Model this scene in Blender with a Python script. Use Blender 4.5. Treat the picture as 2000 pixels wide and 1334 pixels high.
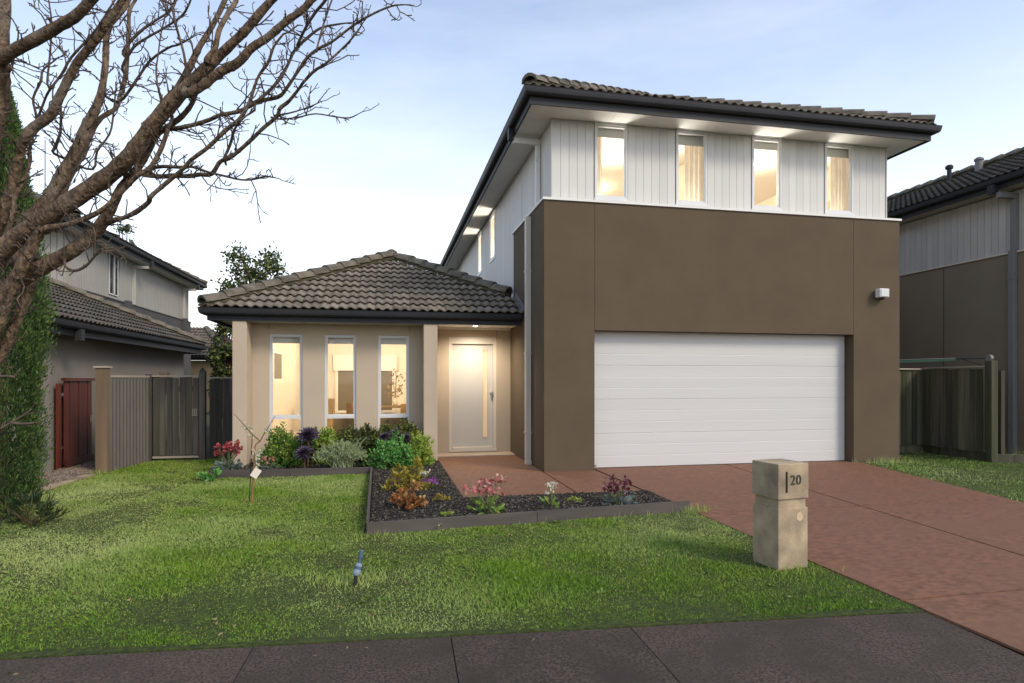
import bpy, bmesh, math, random
import numpy as np
from mathutils import Vector, Matrix, Quaternion
random.seed(11); rng = np.random.default_rng(5)
for o in list(bpy.data.objects): bpy.data.objects.remove(o)
scene = bpy.context.scene
COL = scene.collection
R_ = math.radians
# ------------------------------------------------------------------ camera, sky, sun, exposure
CAM_H, FPX, YAW = 1.45, 1200.0, math.atan(247 / 1200)
cd = bpy.data.cameras.new('camera'); cam = bpy.data.objects.new('camera', cd); COL.objects.link(cam)
cam.location = (0, 0, CAM_H); cam.rotation_euler = (R_(90), 0, -YAW)
cd.sensor_width = 36; cd.lens = 36 * FPX / 2000; cd.shift_y = 76 / 2000; cd.clip_end = 2000; cd.clip_start = .05
scene.camera = cam
SUN_EL, SUN_AZ = R_(38), R_(140)          # azimuth measured from +Y (behind the house) towards +X (right)
world = bpy.data.worlds.new('World'); scene.world = world; world.use_nodes = True
wn, wl = world.node_tree.nodes, world.node_tree.links
bg = wn['Background']; bg.inputs[1].default_value = 0.145
sky = wn.new('ShaderNodeTexSky'); sky.sky_type = 'NISHITA'; sky.sun_disc = False
sky.sun_elevation = SUN_EL; sky.sun_rotation = SUN_AZ
sky.air_density = 1.0; sky.dust_density = 1.0; sky.ozone_density = 1.2; sky.altitude = 30
tc = wn.new('ShaderNodeTexCoord'); mp = wn.new('ShaderNodeMapping'); mp.inputs['Scale'].default_value = (1.2, 1.2, 5.0)
cn = wn.new('ShaderNodeTexNoise'); cn.inputs['Scale'].default_value = 1.6; cn.inputs['Detail'].default_value = 7; cn.inputs['Roughness'].default_value = .6
cr = wn.new('ShaderNodeMapRange'); cr.inputs['From Min'].default_value = .42; cr.inputs['From Max'].default_value = .85; cr.inputs['To Max'].default_value = .16
cm = wn.new('ShaderNodeMix'); cm.data_type = 'RGBA'; cm.inputs['B'].default_value = (6.6, 6.5, 6.4, 1)
sz = wn.new('ShaderNodeSeparateXYZ'); wl.new(tc.outputs['Generated'], sz.inputs[0])
def wmath(op, a, b):
    n = wn.new('ShaderNodeMath'); n.operation = op; n.use_clamp = op == 'ADD'
    for i, v in enumerate((a, b)):
        if isinstance(v, (int, float)): n.inputs[i].default_value = v
        else: wl.new(v, n.inputs[i])
    return n.outputs[0]
veil = wmath('MULTIPLY', wmath('POWER', wmath('SUBTRACT', 1.0, wmath('MAXIMUM', sz.outputs[2], 0.0)), 3.0), 1.0)   # thin high cloud, thicker towards the horizon all round
wl.new(tc.outputs['Generated'], mp.inputs['Vector']); wl.new(mp.outputs[0], cn.inputs['Vector']); wl.new(cn.outputs['Fac'], cr.inputs['Value'])
wl.new(wmath('ADD', veil, cr.outputs[0]), cm.inputs['Factor']); wl.new(sky.outputs[0], cm.inputs['A']); wl.new(cm.outputs['Result'], bg.inputs[0])
sl = bpy.data.lights.new('sun', 'SUN'); sun = bpy.data.objects.new('sun', sl); COL.objects.link(sun)
sl.energy = 1.25; sl.angle = R_(16); sl.color = (1, .90, .76)
sd = Vector((math.sin(SUN_AZ) * math.cos(SUN_EL), math.cos(SUN_AZ) * math.cos(SUN_EL), math.sin(SUN_EL)))
sun.rotation_euler = sd.to_track_quat('Z', 'Y').to_euler(); sun.location = (20, 10, 30)
vs = scene.view_settings; vs.view_transform = 'Standard'; vs.look = 'None'; vs.exposure = 0.86; vs.gamma = 1; vs.use_curve_mapping = False
# ------------------------------------------------------------------ helpers
FW = Vector((math.sin(YAW), math.cos(YAW), 0)); RT = Vector((math.cos(YAW), -math.sin(YAW), 0)); UPV = Vector((0, 0, 1))
def ray(px, py): return FW + RT * ((px - 1000) / FPX) + UPV * (-(py - 743) / FPX)
def pix(px, py, depth): return Vector((0, 0, CAM_H)) + ray(px, py) * depth
def gnd(px, py, z=0.0):
    r = ray(px, py); t = (z - CAM_H) / r.z; return Vector((r.x * t, r.y * t, z))
ORG = {}
class MB:
    def __init__(s): s.v = []; s.f = []
    def quad(s, *p):
        n = len(s.v); s.v += [tuple(q) for q in p]; s.f.append(tuple(range(n, n + len(p))))
    def box(s, x0, x1, y0, y1, z0, z1, T=None):
        c = [(x0, y0, z0), (x1, y0, z0), (x1, y1, z0), (x0, y1, z0), (x0, y0, z1), (x1, y0, z1), (x1, y1, z1), (x0, y1, z1)]
        if T: c = [tuple(T(*p)) for p in c]
        n = len(s.v); s.v += c
        s.f += [tuple(n + i for i in q) for q in ((0, 3, 2, 1), (4, 5, 6, 7), (0, 1, 5, 4), (1, 2, 6, 5), (2, 3, 7, 6), (3, 0, 4, 7))]
        return s
    def prism(s, pts, z0, z1):
        n = len(s.v); k = len(pts)
        a = sum(pts[i][0] * pts[(i + 1) % k][1] - pts[(i + 1) % k][0] * pts[i][1] for i in range(k))
        if a < 0: pts = pts[::-1]
        s.v += [(p[0], p[1], z0) for p in pts] + [(p[0], p[1], z1) for p in pts]
        s.f.append(tuple(n + i for i in reversed(range(k)))); s.f.append(tuple(n + k + i for i in range(k)))
        for i in range(k): j = (i + 1) % k; s.f.append((n + i, n + j, n + k + j, n + k + i))
        return s
    def tube(s, pts, rad, n=8, smooth=3, cap=True):
        pts = [Vector(p) for p in pts]
        if smooth > 1 and len(pts) > 2:
            P = [pts[0] * 2 - pts[1]] + pts + [pts[-1] * 2 - pts[-2]]; q = []; rr = []
            for i in range(1, len(P) - 2):
                for k in range(smooth):
                    t = k / smooth; a, b, c, d = P[i - 1], P[i], P[i + 1], P[i + 2]
                    q.append(.5 * ((2 * b) + (c - a) * t + (2 * a - 5 * b + 4 * c - d) * t * t + (3 * b - a - 3 * c + d) * t ** 3))
                    rr.append(rad[i - 1] * (1 - t) + rad[i] * t)
            pts = q + [pts[-1]]; rad = rr + [rad[-1]]
        ref = None; rings = []
        for i, p in enumerate(pts):
            d = (pts[min(i + 1, len(pts) - 1)] - pts[max(i - 1, 0)]).normalized()
            if ref is None: ref = d.orthogonal().normalized()
            ref = (ref - d * ref.dot(d)).normalized(); b = d.cross(ref)
            base = len(s.v)
            for k in range(n):
                an = 2 * math.pi * k / n; s.v.append(tuple(p + (ref * math.cos(an) + b * math.sin(an)) * rad[i]))
            rings.append(base)
        for a, b in zip(rings, rings[1:]):
            for k in range(n): s.f.append((a + k, a + (k + 1) % n, b + (k + 1) % n, b + k))
        if cap: s.f.append(tuple(rings[0] + k for k in reversed(range(n)))); s.f.append(tuple(rings[-1] + k for k in range(n)))
        return s
    def lathe(s, c, prof, n=16, axis='Z'):
        c = Vector(c); rings = []
        for r, z in prof:
            base = len(s.v)
            for k in range(n):
                a = 2 * math.pi * k / n; x, y = r * math.cos(a), r * math.sin(a)
                s.v.append(tuple(c + (Vector((x, y, z)) if axis == 'Z' else Vector((x, z, y)) if axis == 'Y' else Vector((z, x, y)))))
            rings.append(base)
        for a, b in zip(rings, rings[1:]):
            for k in range(n): s.f.append((a + k, a + (k + 1) % n, b + (k + 1) % n, b + k))
        s.f.append(tuple(rings[0] + k for k in reversed(range(n)))); s.f.append(tuple(rings[-1] + k for k in range(n)))
        return s
    def sweep(s, path, prof, closed_prof=True):
        """path: 2D points; prof: (outward, z); outward = right-hand side of travel, mitred"""
        path = [Vector((p[0], p[1])) for p in path]; m = len(path); rings = []
        for i, p in enumerate(path):
            d0 = (p - path[i - 1]).normalized() if i > 0 else None
            d1 = (path[i + 1] - p).normalized() if i < m - 1 else None
            if d0 is None: d0 = d1
            if d1 is None: d1 = d0
            n0, n1 = Vector((d0.y, -d0.x)), Vector((d1.y, -d1.x)); mt = (n0 + n1); mt = mt / max(.2, mt.dot(n0))
            base = len(s.v)
            for o, z in prof: s.v.append((p.x + mt.x * o, p.y + mt.y * o, z))
            rings.append(base)
        k = len(prof)
        for a, b in zip(rings, rings[1:]):
            for i in range(k if closed_prof else k - 1): j = (i + 1) % k; s.f.append((a + i, a + j, b + j, b + i))
        if closed_prof: s.f.append(tuple(rings[0] + i for i in reversed(range(k)))); s.f.append(tuple(rings[-1] + i for i in range(k)))
        return s
def finish(o, parent=None, **kw):
    COL.objects.link(o)
    if parent: o.parent = parent
    for k, v in kw.items(): o[k] = v
    return o
def obj(name, mb, mat, parent=None, smooth=False, bevel=0, fix=True, **kw):
    """one mesh object from world-space geometry, its origin at the bottom centre"""
    V = np.array(mb.v, dtype=float); lo, hi = V.min(0), V.max(0)
    org = Vector(((lo[0] + hi[0]) / 2, (lo[1] + hi[1]) / 2, lo[2])); V -= np.array(org)
    me = bpy.data.meshes.new(name); me.from_pydata(V.tolist(), [], mb.f)
    if fix or bevel:
        bm = bmesh.new(); bm.from_mesh(me); bmesh.ops.recalc_face_normals(bm, faces=bm.faces)
        if bevel: bmesh.ops.bevel(bm, geom=[e for e in bm.edges if e.is_manifold and e.calc_face_angle(0) > .6], offset=bevel, segments=2, profile=.6, affect='EDGES')
        bm.to_mesh(me); bm.free()
    if smooth: me.polygons.foreach_set('use_smooth', [True] * len(me.polygons))
    me.materials.append(mat)
    o = bpy.data.objects.new(name, me)
    o.location = org - (ORG[parent.name] if parent else Vector()); finish(o, parent, **kw); ORG[o.name] = org
    return o
def empty(name, loc, **kw):
    o = bpy.data.objects.new(name, None); o.location = loc; finish(o, None, **kw); ORG[o.name] = Vector(loc); o.empty_display_size = .1
    return o
def inst(name, me, mtx, parent):
    """shared-mesh piece with a world matrix"""
    o = bpy.data.objects.new(name, me); m = mtx.copy(); m.translation = m.translation - ORG[parent.name]; o.matrix_local = m
    finish(o, parent); return o
def B(*a, T=None): return MB().box(*a, T=T)
# ------------------------------------------------------------------ materials
def mat(name, c1, c2=None, scale=4, rough=.8, bump=0, bscale=60, bdist=.01, stretch=(1, 1, 1), rand=0, tint=None, spec=.3, metal=0, detail=6, lo=.35, hi=.65, c3=None, s3=1.0, emit=None, lo3=.5, hi3=.7, sub=0):
    m = bpy.data.materials.new(name); m.use_nodes = True; N, L = m.node_tree.nodes, m.node_tree.links
    p = N['Principled BSDF']; p.inputs['Roughness'].default_value = rough; p.inputs['Specular IOR Level'].default_value = spec; p.inputs['Metallic'].default_value = metal
    geo = N.new('ShaderNodeNewGeometry'); mp = N.new('ShaderNodeMapping'); mp.inputs['Scale'].default_value = stretch; L.new(geo.outputs['Position'], mp.inputs['Vector'])
    vec = mp.outputs[0]
    if rand:
        oi = N.new('ShaderNodeObjectInfo'); ml = N.new('ShaderNodeMath'); ml.operation = 'MULTIPLY'; ml.inputs[1].default_value = 37; L.new(oi.outputs['Random'], ml.inputs[0])
        ad = N.new('ShaderNodeVectorMath'); ad.operation = 'ADD'; L.new(vec, ad.inputs[0]); L.new(ml.outputs[0], ad.inputs[1]); vec = ad.outputs[0]
    def noise(sc, det=detail):
        n = N.new('ShaderNodeTexNoise'); n.inputs['Scale'].default_value = sc; n.inputs['Detail'].default_value = det; L.new(vec, n.inputs['Vector']); return n.outputs['Fac']
    def rng_(s, a, b, c=0, d=1):
        r = N.new('ShaderNodeMapRange'); r.inputs['From Min'].default_value = a; r.inputs['From Max'].default_value = b; r.inputs['To Min'].default_value = c; r.inputs['To Max'].default_value = d; L.new(s, r.inputs['Value']); return r.outputs[0]
    def mix(f, a, b, typ='MIX'):
        x = N.new('ShaderNodeMix'); x.data_type = 'RGBA'; x.blend_type = typ
        for s, k in ((f, 'Factor'), (a, 'A'), (b, 'B')):
            if isinstance(s, (int, float)): x.inputs[k].default_value = s
            elif isinstance(s, tuple): x.inputs[k].default_value = (*s, 1)
            else: L.new(s, x.inputs[k])
        return x.outputs['Result']
    col = c1
    if c2: col = mix(rng_(noise(scale), lo, hi), c1, c2)
    if tint:
        at = N.new('ShaderNodeAttribute'); at.attribute_name = 'tint'; col = mix(rng_(at.outputs['Fac'], 0, 1), col, tint)
    if c3: col = mix(rng_(noise(s3, 4), lo3, hi3), col, c3)
    if rand:
        hs = N.new('ShaderNodeHueSaturation'); L.new(rng_(oi.outputs['Random'], 0, 1, 1 - rand, 1 + rand), hs.inputs['Value'])
        if isinstance(col, tuple): hs.inputs['Color'].default_value = (*col, 1)
        else: L.new(col, hs.inputs['Color'])
        col = hs.outputs[0]
    if isinstance(col, tuple): p.inputs['Base Color'].default_value = (*col, 1)
    else: L.new(col, p.inputs['Base Color'])
    if bump:
        b = N.new('ShaderNodeBump'); b.inputs['Strength'].default_value = bump; b.inputs['Distance'].default_value = bdist; L.new(noise(bscale, 5), b.inputs['Height']); L.new(b.outputs[0], p.inputs['Normal'])
    if emit: p.inputs['Emission Color'].default_value = (*emit[0], 1); p.inputs['Emission Strength'].default_value = emit[1]
    if sub:
        p.inputs['Transmission Weight'].default_value = 0
        tr = N.new('ShaderNodeBsdfTranslucent'); ms = N.new('ShaderNodeMixShader'); ms.inputs[0].default_value = sub
        if isinstance(col, tuple): tr.inputs[0].default_value = (*col, 1)
        else: L.new(col, tr.inputs[0])
        L.new(p.outputs[0], ms.inputs[1]); L.new(tr.outputs[0], ms.inputs[2]); L.new(ms.outputs[0], N['Material Output'].inputs[0])
    return m
def glass_mat(name, tintc=(.93, .95, .95), refl=1.0):
    m = bpy.data.materials.new(name); m.use_nodes = True; N, L = m.node_tree.nodes, m.node_tree.links; N.remove(N['Principled BSDF'])
    t = N.new('ShaderNodeBsdfTransparent'); t.inputs[0].default_value = (*tintc, 1); g = N.new('ShaderNodeBsdfGlossy'); g.inputs['Roughness'].default_value = .02
    fr = N.new('ShaderNodeFresnel'); fr.inputs[0].default_value = 1.45; mu = N.new('ShaderNodeMath'); mu.operation = 'MULTIPLY'; mu.inputs[1].default_value = refl; L.new(fr.outputs[0], mu.inputs[0])
    ge = N.new('ShaderNodeNewGeometry'); iv = N.new('ShaderNodeMath'); iv.operation = 'SUBTRACT'; iv.inputs[0].default_value = 1; L.new(ge.outputs['Backfacing'], iv.inputs[1]); m2 = N.new('ShaderNodeMath'); m2.operation = 'MULTIPLY'; L.new(mu.outputs[0], m2.inputs[0]); L.new(iv.outputs[0], m2.inputs[1]); mu = m2   # the second face of a pane only transmits
    mx = N.new('ShaderNodeMixShader'); L.new(mu.outputs[0], mx.inputs[0]); L.new(t.outputs[0], mx.inputs[1]); L.new(g.outputs[0], mx.inputs[2]); L.new(mx.outputs[0], N['Material Output'].inputs[0])
    return m
BROWN = mat('brown_render', (.106, .077, .047), (.093, .067, .041), 2.2, .92, .6, 210, .005, c3=(.100, .072, .045), s3=7, detail=10)
BEIGE = mat('beige_render', (.48, .39, .285), (.445, .36, .265), 1.5, .92, .35, 230, .004)
WHITE = mat('white_board', (.57, .55, .515), (.53, .51, .475), 1.1, .55, .15, 90, .002, stretch=(1, 1, .25), rand=.05)
SOFFIT = mat('soffit_white', (.80, .78, .74), (.76, .74, .70), 1.0, .7)
GUTTER = mat('charcoal_steel', (.024, .025, .028), (.030, .030, .033), 2.5, .55, 0, spec=.22, c3=(.045, .041, .036), s3=2.2, lo3=.62, hi3=.85)
TILE = mat('concrete_tile', (.215, .182, .140), (.13, .11, .085), 5, .85, .3, 120, .004, rand=.16, c3=(.085, .078, .055), s3=2.0, lo3=.56, hi3=.78)
CAPM = mat('ridge_concrete', (.165, .138, .105), (.11, .095, .072), 6, .88, .35, 90, .006, rand=.14, c3=(.075, .068, .045), s3=3.0, lo3=.52, hi3=.72)
MORTAR = mat('mossy_mortar', (.045, .040, .028), (.075, .062, .030), 12, .95, .6, 80, .01)
UNDER = mat('roof_underlay', (.03, .028, .026))
FRAME = mat('window_frame_white', (.58, .575, .565), rough=.35, spec=.5)
FRAMEC = mat('door_frame_cream', (.60, .54, .45), rough=.5)
DOORM = mat('door_paint', (.52, .49, .44), (.50, .47, .42), 2, .5)
GARAGE = mat('garage_door_white', (.535, .52, .495), (.505, .49, .47), 1.2, .45, .5, 26, .003, stretch=(.12, 1, 3.2), spec=.4)
GLASS = glass_mat('window_glass'); GLASSD = glass_mat('window_glass_dark', (.55, .58, .6), 1.3)
STEEL = mat('brushed_steel', (.6, .6, .58), rough=.25, metal=1)
ROOMW = mat('room_wall_cream', (.78, .70, .58), rough=.9); ROOMC = mat('room_ceiling', (.82, .78, .70), rough=.9); ROOMF = mat('room_floor', (.50, .40, .29), (.42, .33, .24), 3, .5)
BLIND = mat('roller_blind', (.62, .58, .53), rough=.9); CURT = mat('curtain_linen', (.64, .57, .46), (.58, .51, .41), 6, .95, sub=.45)
LAMPM = mat('lamp_lens', (.9, .9, .85), emit=((1, .82, .55), 14)); FROST = mat('frosted_glass', (.85, .78, .62), rough=.4, sub=.6)
DRIVE = mat('stamped_concrete', (.225, .105, .057), (.115, .054, .030), 21, .75, .35, 45, .008, stretch=(.75, 1.2, 1), c3=(.175, .086, .050), s3=1.6, detail=13, lo=.36, hi=.70, lo3=.40, hi3=.75, spec=.35)
JOINT = mat('joint_dark', (.03, .022, .018)); PATHM = mat('footpath_concrete', (.092, .068, .049), (.036, .027, .020), 70, .92, .6, 140, .004, c3=(.044, .033, .024), s3=3.1, detail=2, lo=.40, hi=.60, lo3=.38, hi3=.72, rand=.10)  # JOINT is the dark colour of joints and backing
SOIL = mat('bed_soil', (.018, .015, .013), (.03, .025, .02), 20, .95, .6, 60, .01)
CHIP = mat('mulch_chip', (.016, .013, .011), rough=.9, tint=(.24, .20, .15))
LAWNB = mat('lawn_base', (.060, .082, .013), (.028, .038, .009), 30, .95, .8, 90, .02, c3=(.060, .075, .022), s3=.5)
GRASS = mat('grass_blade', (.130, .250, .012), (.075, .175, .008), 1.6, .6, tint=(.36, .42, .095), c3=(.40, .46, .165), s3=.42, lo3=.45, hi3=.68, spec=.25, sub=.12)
GROUNDM = mat('ground_far', (.06, .075, .03), (.05, .05, .03), .3, .95)
EDGE = mat('edging_timber', (.090, .076, .066), (.065, .055, .048), 5, .85, .4, 60, .004, stretch=(.3, .3, 2), rand=.1)
WOOD = mat('weathered_paling', (.095, .082, .068), (.042, .037, .031), 9, .9, .5, 50, .006, stretch=(1, 1, .07), rand=.42, c3=(.05, .055, .03), s3=1.3, lo3=.55, hi3=.8)
WOODR = mat('mossy_paling', (.140, .122, .082), (.065, .060, .040), 9, .9, .5, 50, .006, stretch=(1, 1, .07), rand=.38, c3=(.055, .068, .022), s3=1.6)
WOODT = mat('tan_post', (.20, .142, .088), (.15, .105, .066), 8, .85, .4, 40, .004, stretch=(1, 1, .1)); WOODL = mat('pale_capping', (.40, .34, .27), (.32, .27, .21), 8, .85, stretch=(.1, .1, 1))
COLORB = mat('ribbed_steel_fence', (.115, .103, .088), (.10, .09, .077), 2, .55, rand=.05)
RED = mat('red_stained_board', (.115, .026, .015), (.075, .017, .010), 7, .5, .3, 40, .004, stretch=(1, 1, .08), rand=.15)
GREYR = mat('grey_render', (.235, .208, .175), (.21, .185, .156), 1.2, .92, .3, 200, .004); GREYB = mat('band_grey', (.085, .080, .077), (.075, .071, .069), 1.2, .9)
NCLAD = mat('neighbour_cladding', (.34, .315, .275), (.31, .285, .25), 1.2, .7, rand=.05); RCLAD = mat('right_cladding', (.46, .435, .39), (.42, .395, .355), 1.2, .7, rand=.06)
RBROWN = mat('right_brown_render', (.215, .170, .120), (.19, .15, .107), 1.1, .92, .3, 200, .004)
PIPEG = mat('pipe_grey', (.17, .165, .16), rough=.5); PIPEW = mat('pipe_cream', (.56, .50, .42), rough=.5); PIPEWH = mat('pipe_white', (.68, .66, .62), rough=.5)
STONE = mat('sandstone', (.42, .325, .205), (.27, .21, .14), 5.2, .9, .6, 55, .006, c3=(.14, .11, .08), s3=3.4, lo3=.50, hi3=.75, detail=9); DIGIT = mat('dark_numeral', (.055, .045, .036), rough=.6); HOLE = mat('slot_dark', (.008, .007, .006))
STONEIN = mat('sandstone_bore', (.50, .38, .24), rough=.9)
BARK = mat('bark', (.205, .135, .083), (.062, .042, .029), 34, .92, 1.0, 55, .03, stretch=(1, 1, .5), c3=(.23, .185, .14), s3=5, lo3=.52, hi3=.75, detail=9); TWIG = mat('twig_bark', (.060, .043, .032), (.13, .092, .064), 14, .85)
PEB = mat('pebble', (.26, .20, .155), rough=.8, tint=(.10, .075, .06)); PAVER = mat('sandy_paver', (.34, .27, .19), (.28, .22, .15), 6, .9, .3, 80, .004)
# ------------------------------------------------------------------ ground, lawn, paths
def yedge(x): return 3.495 - .0788 * x
def xr(y): return 7.32 + (y - 5.83) * .234
def xj(y): return 5.10 + (y - 4.07) * .1056
g = obj('ground', MB().box(-250, 250, -250, 250, -.5, -.03), GROUNDM, kind='structure')
lawn_poly = [(-14, yedge(-14)), (3.292, yedge(3.292)), (3.292, 7.3), (.9, 7.3), (.9, 11.2), (-2.4, 11.2), (-2.4, 12.4), (-14, 12.4)]
obj('lawn', MB().prism(lawn_poly, -.06, .012), LAWNB, kind='structure')
rl_poly = [(xr(2) + .01, 2), (xr(9.26) + .01, 9.26), (8.9, 9.30), (8.9, 10.6), (14, 10.6), (14, 2)]
obj('side_lawn', MB().prism(rl_poly, -.06, .010), LAWNB, kind='structure')
fp = obj('footpath', MB().prism([(-14, yedge(-14) - .004), (3.294, yedge(3.294) - .004), (3.294, 1.6), (-14, 2.3)], -.1, -.005), JOINT, kind='structure')
js = [-14, -9.9, -8.85, -7.8, -6.7, -5.65, -4.6, -3.55, -2.5, -.70, .36, 1.40, 3.297]
for a, b in zip(js, js[1:]):
    obj('slab', MB().prism([(a + .003, yedge(a) - .01), (b - .003, yedge(b) - .01), (b - .066, 1.62), (a - .060, 1.62 + (0 if a > -3 else .3))], -.02, .008), PATHM, fp)
dw = obj('driveway', MB().prism([(.92, 7.33), (3.3, 7.33), (3.3, -6), (xr(-6), -6), (xr(9.9), 9.9), (3.3, 9.9), (3.3, 9.4), (2.45, 9.4), (2.45, 12.1), (.92, 12.1)], -.1, .004), JOINT, kind='structure')
G = .011
slabs = [[(.922, 7.332), (2.38 - G, 7.332), (2.42 - G, 9.31), (2.43 - .001, 11.95), (.922, 11.95)],
         [(2.38 + G, 7.332), (3.28 - G, 7.332), (3.28 - G, 9.308), (2.42 + G, 9.308)],
         [(3.298 + G, 6.05 + G), (xj(6.05) - G, 6.05 + G), (xj(9.53) - G, 9.53), (3.298 + G, 9.53)],
         [(xj(6.05) + G, 6.05 + G), (xr(6.05), 6.05 + G), (xr(9.3), 9.30), (8.0, 9.305), (8.0, 9.53), (xj(9.53) + G, 9.53)],
         [(3.3, 3.41 + G), (xj(3.41) - G, 3.41 + G), (xj(6.05) - G, 6.05 - G), (3.3, 6.05 - G)],
         [(xj(3.41) + G, 3.41 + G), (xr(3.41), 3.41 + G), (xr(6.05), 6.05 - G), (xj(6.05) + G, 6.05 - G)],
         [(3.3, -6), (xr(-6), -6), (xr(3.41), 3.41 - G), (3.3, 3.41 - G)]]
for s in slabs: obj('slab', MB().prism(s, -.05, .02), DRIVE, dw)
# garden bed soil + edging
bed = obj('garden_bed_soil', MB().prism([(-.15, 5.93), (3.25, 6.29), (3.27, 7.325), (.915, 7.325), (.915, 10.77), (.64, 10.77), (.64, 11.23), (-2.23, 11.23), (-2.23, 10.77), (-2.5, 10.77), (-2.52, 9.77), (-.18, 9.67)], -.02, .05), SOIL, kind='structure')
ed = empty('garden_edging', (-.15, 5.91, 0), label='low dark timber edging boards round the garden bed', category='edging')
def edge_board(a, b, h=.125, t=.028):
    a, b = Vector(a), Vector(b); d = (b - a).normalized(); n = Vector((d.y, -d.x)) * t
    obj('edging_board', MB().prism([a, b, b + n, a + n], -.02, h), EDGE, ed, bevel=.003)
edge_board((-2.545, 9.755), (-1.40, 9.707)); edge_board((-1.396, 9.706), (-.20, 9.655))
edge_board((-.198, 9.70), (-.152, 5.90)); edge_board((-.175, 5.893), (1.5, 6.07)); edge_board((1.504, 6.0705), (3.28, 6.26))
# ------------------------------------------------------------------ roof pieces
def tile_mesh():
    n = 14; W = .30; L = .36; V = []; Fc = []
    def pr(u):
        f = (u / W * 2) % 1.0
        return .030 * (math.sin(math.pi * f / .72) ** .8) if f < .72 else 0.0
    for k in range(n + 1):
        u = W * k / n * .9999; z = pr(u)
        V += [(u, .045, z + .012), (u, .0, z + .042), (u, 0, z + .056), (u, L, z + .010)]
    for k in range(n):
        a, b = 4 * k, 4 * k + 4; Fc += [(a, b, b + 1, a + 1), (a + 1, b + 1, b + 2, a + 2), (a + 2, b + 2, b + 3, a + 3)]
    for k in (0, n): a = 4 * k; Fc.append((a, a + 1, a + 2, a + 3))
    return V, Fc
TV, TF = tile_mesh()
TME = bpy.data.meshes.new('tile'); TME.from_pydata(TV, [], TF); TME.materials.append(TILE)
for i in range(0, len(TME.polygons)): TME.polygons[i].use_smooth = (i % 3 == 2 and i < 42)
TILED = mat('dark_tile', (.105, .090, .075), (.075, .065, .055), 5, .85, .3, 120, .004, rand=.14, c3=(.05, .045, .036), s3=2.0, lo3=.56, hi3=.78)
TMED = TME.copy(); TMED.materials.clear(); TMED.materials.append(TILED)
def tile_field(parent, O, u, v, ulen, vlen, clips, single=lambda r, c: True, shift=0.0, mtl=None):
    """tiles over a roof plane: single pieces where asked, the rest joined into one part"""
    O, u, v = Vector(O), Vector(u).normalized(), Vector(v).normalized(); n = u.cross(v).normalized(); bmj = bmesh.new()
    rows = int(math.ceil(vlen / .32)); cols = int(math.ceil(ulen / .30)) + 1; cut = 0
    for r in range(rows):
        for c in range(-1, cols):
            o = O + u * (c * .30 + shift) + v * (r * .32 - .03) + n * rng.normal(0, .0015)
            M = Matrix(((u.x, v.x, n.x, o.x), (u.y, v.y, n.y, o.y), (u.z, v.z, n.z, o.z), (0, 0, 0, 1)))
            cs = [o, o + u * .3, o + v * .36, o + u * .3 + v * .36]; st = 0
            for co, no in clips:
                ds = [(p - co).dot(no) for p in cs]
                if max(ds) <= 0.02: st = 2; break
                if min(ds) < 0: st = 1
            if st == 2: continue
            if st == 0 and single(r, c): inst('tile', TMED if mtl else TME, M, parent); continue
            bm = bmesh.new(); bm.from_mesh(TME); bm.transform(M)
            if st == 1:
                for co, no in clips: bmesh.ops.bisect_plane(bm, geom=bm.verts[:] + bm.edges[:] + bm.faces[:], plane_co=co, plane_no=no, clear_inner=True)
            if not bm.faces: bm.free(); continue
            me = bpy.data.meshes.new('tile')
            if single(r, c):
                org = ORG[parent.name]; bm.transform(Matrix.Translation(-o)); bm.to_mesh(me); me.materials.append(mtl or TILE)
                t = bpy.data.objects.new('tile', me); t.location = o - org; finish(t, parent)
            else: bm.to_mesh(me); bmj.from_mesh(me); bpy.data.meshes.remove(me)
            bm.free()
    if bmj.faces:
        me = bpy.data.meshes.new('tile_field'); org = ORG[parent.name]; bmj.transform(Matrix.Translation(-org)); bmj.to_mesh(me); me.materials.append(mtl or TILE)
        t = bpy.data.objects.new('tile_field', me); finish(t, parent, kind='stuff')
    bmj.free()
def cap_mesh():
    V = []; Fc = []
    sec = [(-.135, -.03), (-.11, .035), (-.06, .075), (0, .09), (.06, .075), (.11, .035), (.135, -.03)]
    for y, k, dz in ((0, 1.04, .018), (.43, .92, -.012)):
        V += [(x * k, y, z * k + dz) for x, z in sec]
    V += [(x * .86, 0, z * .8 - .006) for x, z in sec]
    for i in range(6): Fc += [(i, i + 1, i + 8, i + 7), (14 + i, 15 + i, i + 1, i)]
    return V, Fc
CV, CF = cap_mesh(); CME = bpy.data.meshes.new('ridge_cap'); CME.from_pydata(CV, [], CF); CME.materials.append(CAPM)
def caps(parent, a, b, lift=.075, step=.375):
    a, b = Vector(a), Vector(b); d = (b - a); Ln = d.length; d.normalize(); x = d.cross(UPV).normalized(); z = x.cross(d).normalized()
    mb = MB(); w = .115; p = [a + z * -.02, b + z * -.02]; q = [a + z * lift, b + z * lift]
    mb.quad(p[0] - x * w, p[1] - x * w, q[1] - x * w * .8, q[0] - x * w * .8); mb.quad(p[0] + x * w, q[0] + x * w * .8, q[1] + x * w * .8, p[1] + x * w)
    mb.quad(p[0] - x * w, q[0] - x * w * .8, q[0] + x * w * .8, p[0] + x * w)
    obj('mortar_bed', mb, MORTAR, parent, fix=False)
    k = 0
    while k * step < Ln - .2:
        o = a + d * (k * step) + z * lift; j = rng.normal(0, .012)
        xx = (x + d * j).normalized(); M = Matrix(((xx.x, d.x, z.x, o.x), (xx.y, d.y, z.y, o.y), (xx.z, d.z, z.z, o.z), (0, 0, 0, 1)))
        inst('ridge_cap', CME, M, parent); k += 1
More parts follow.
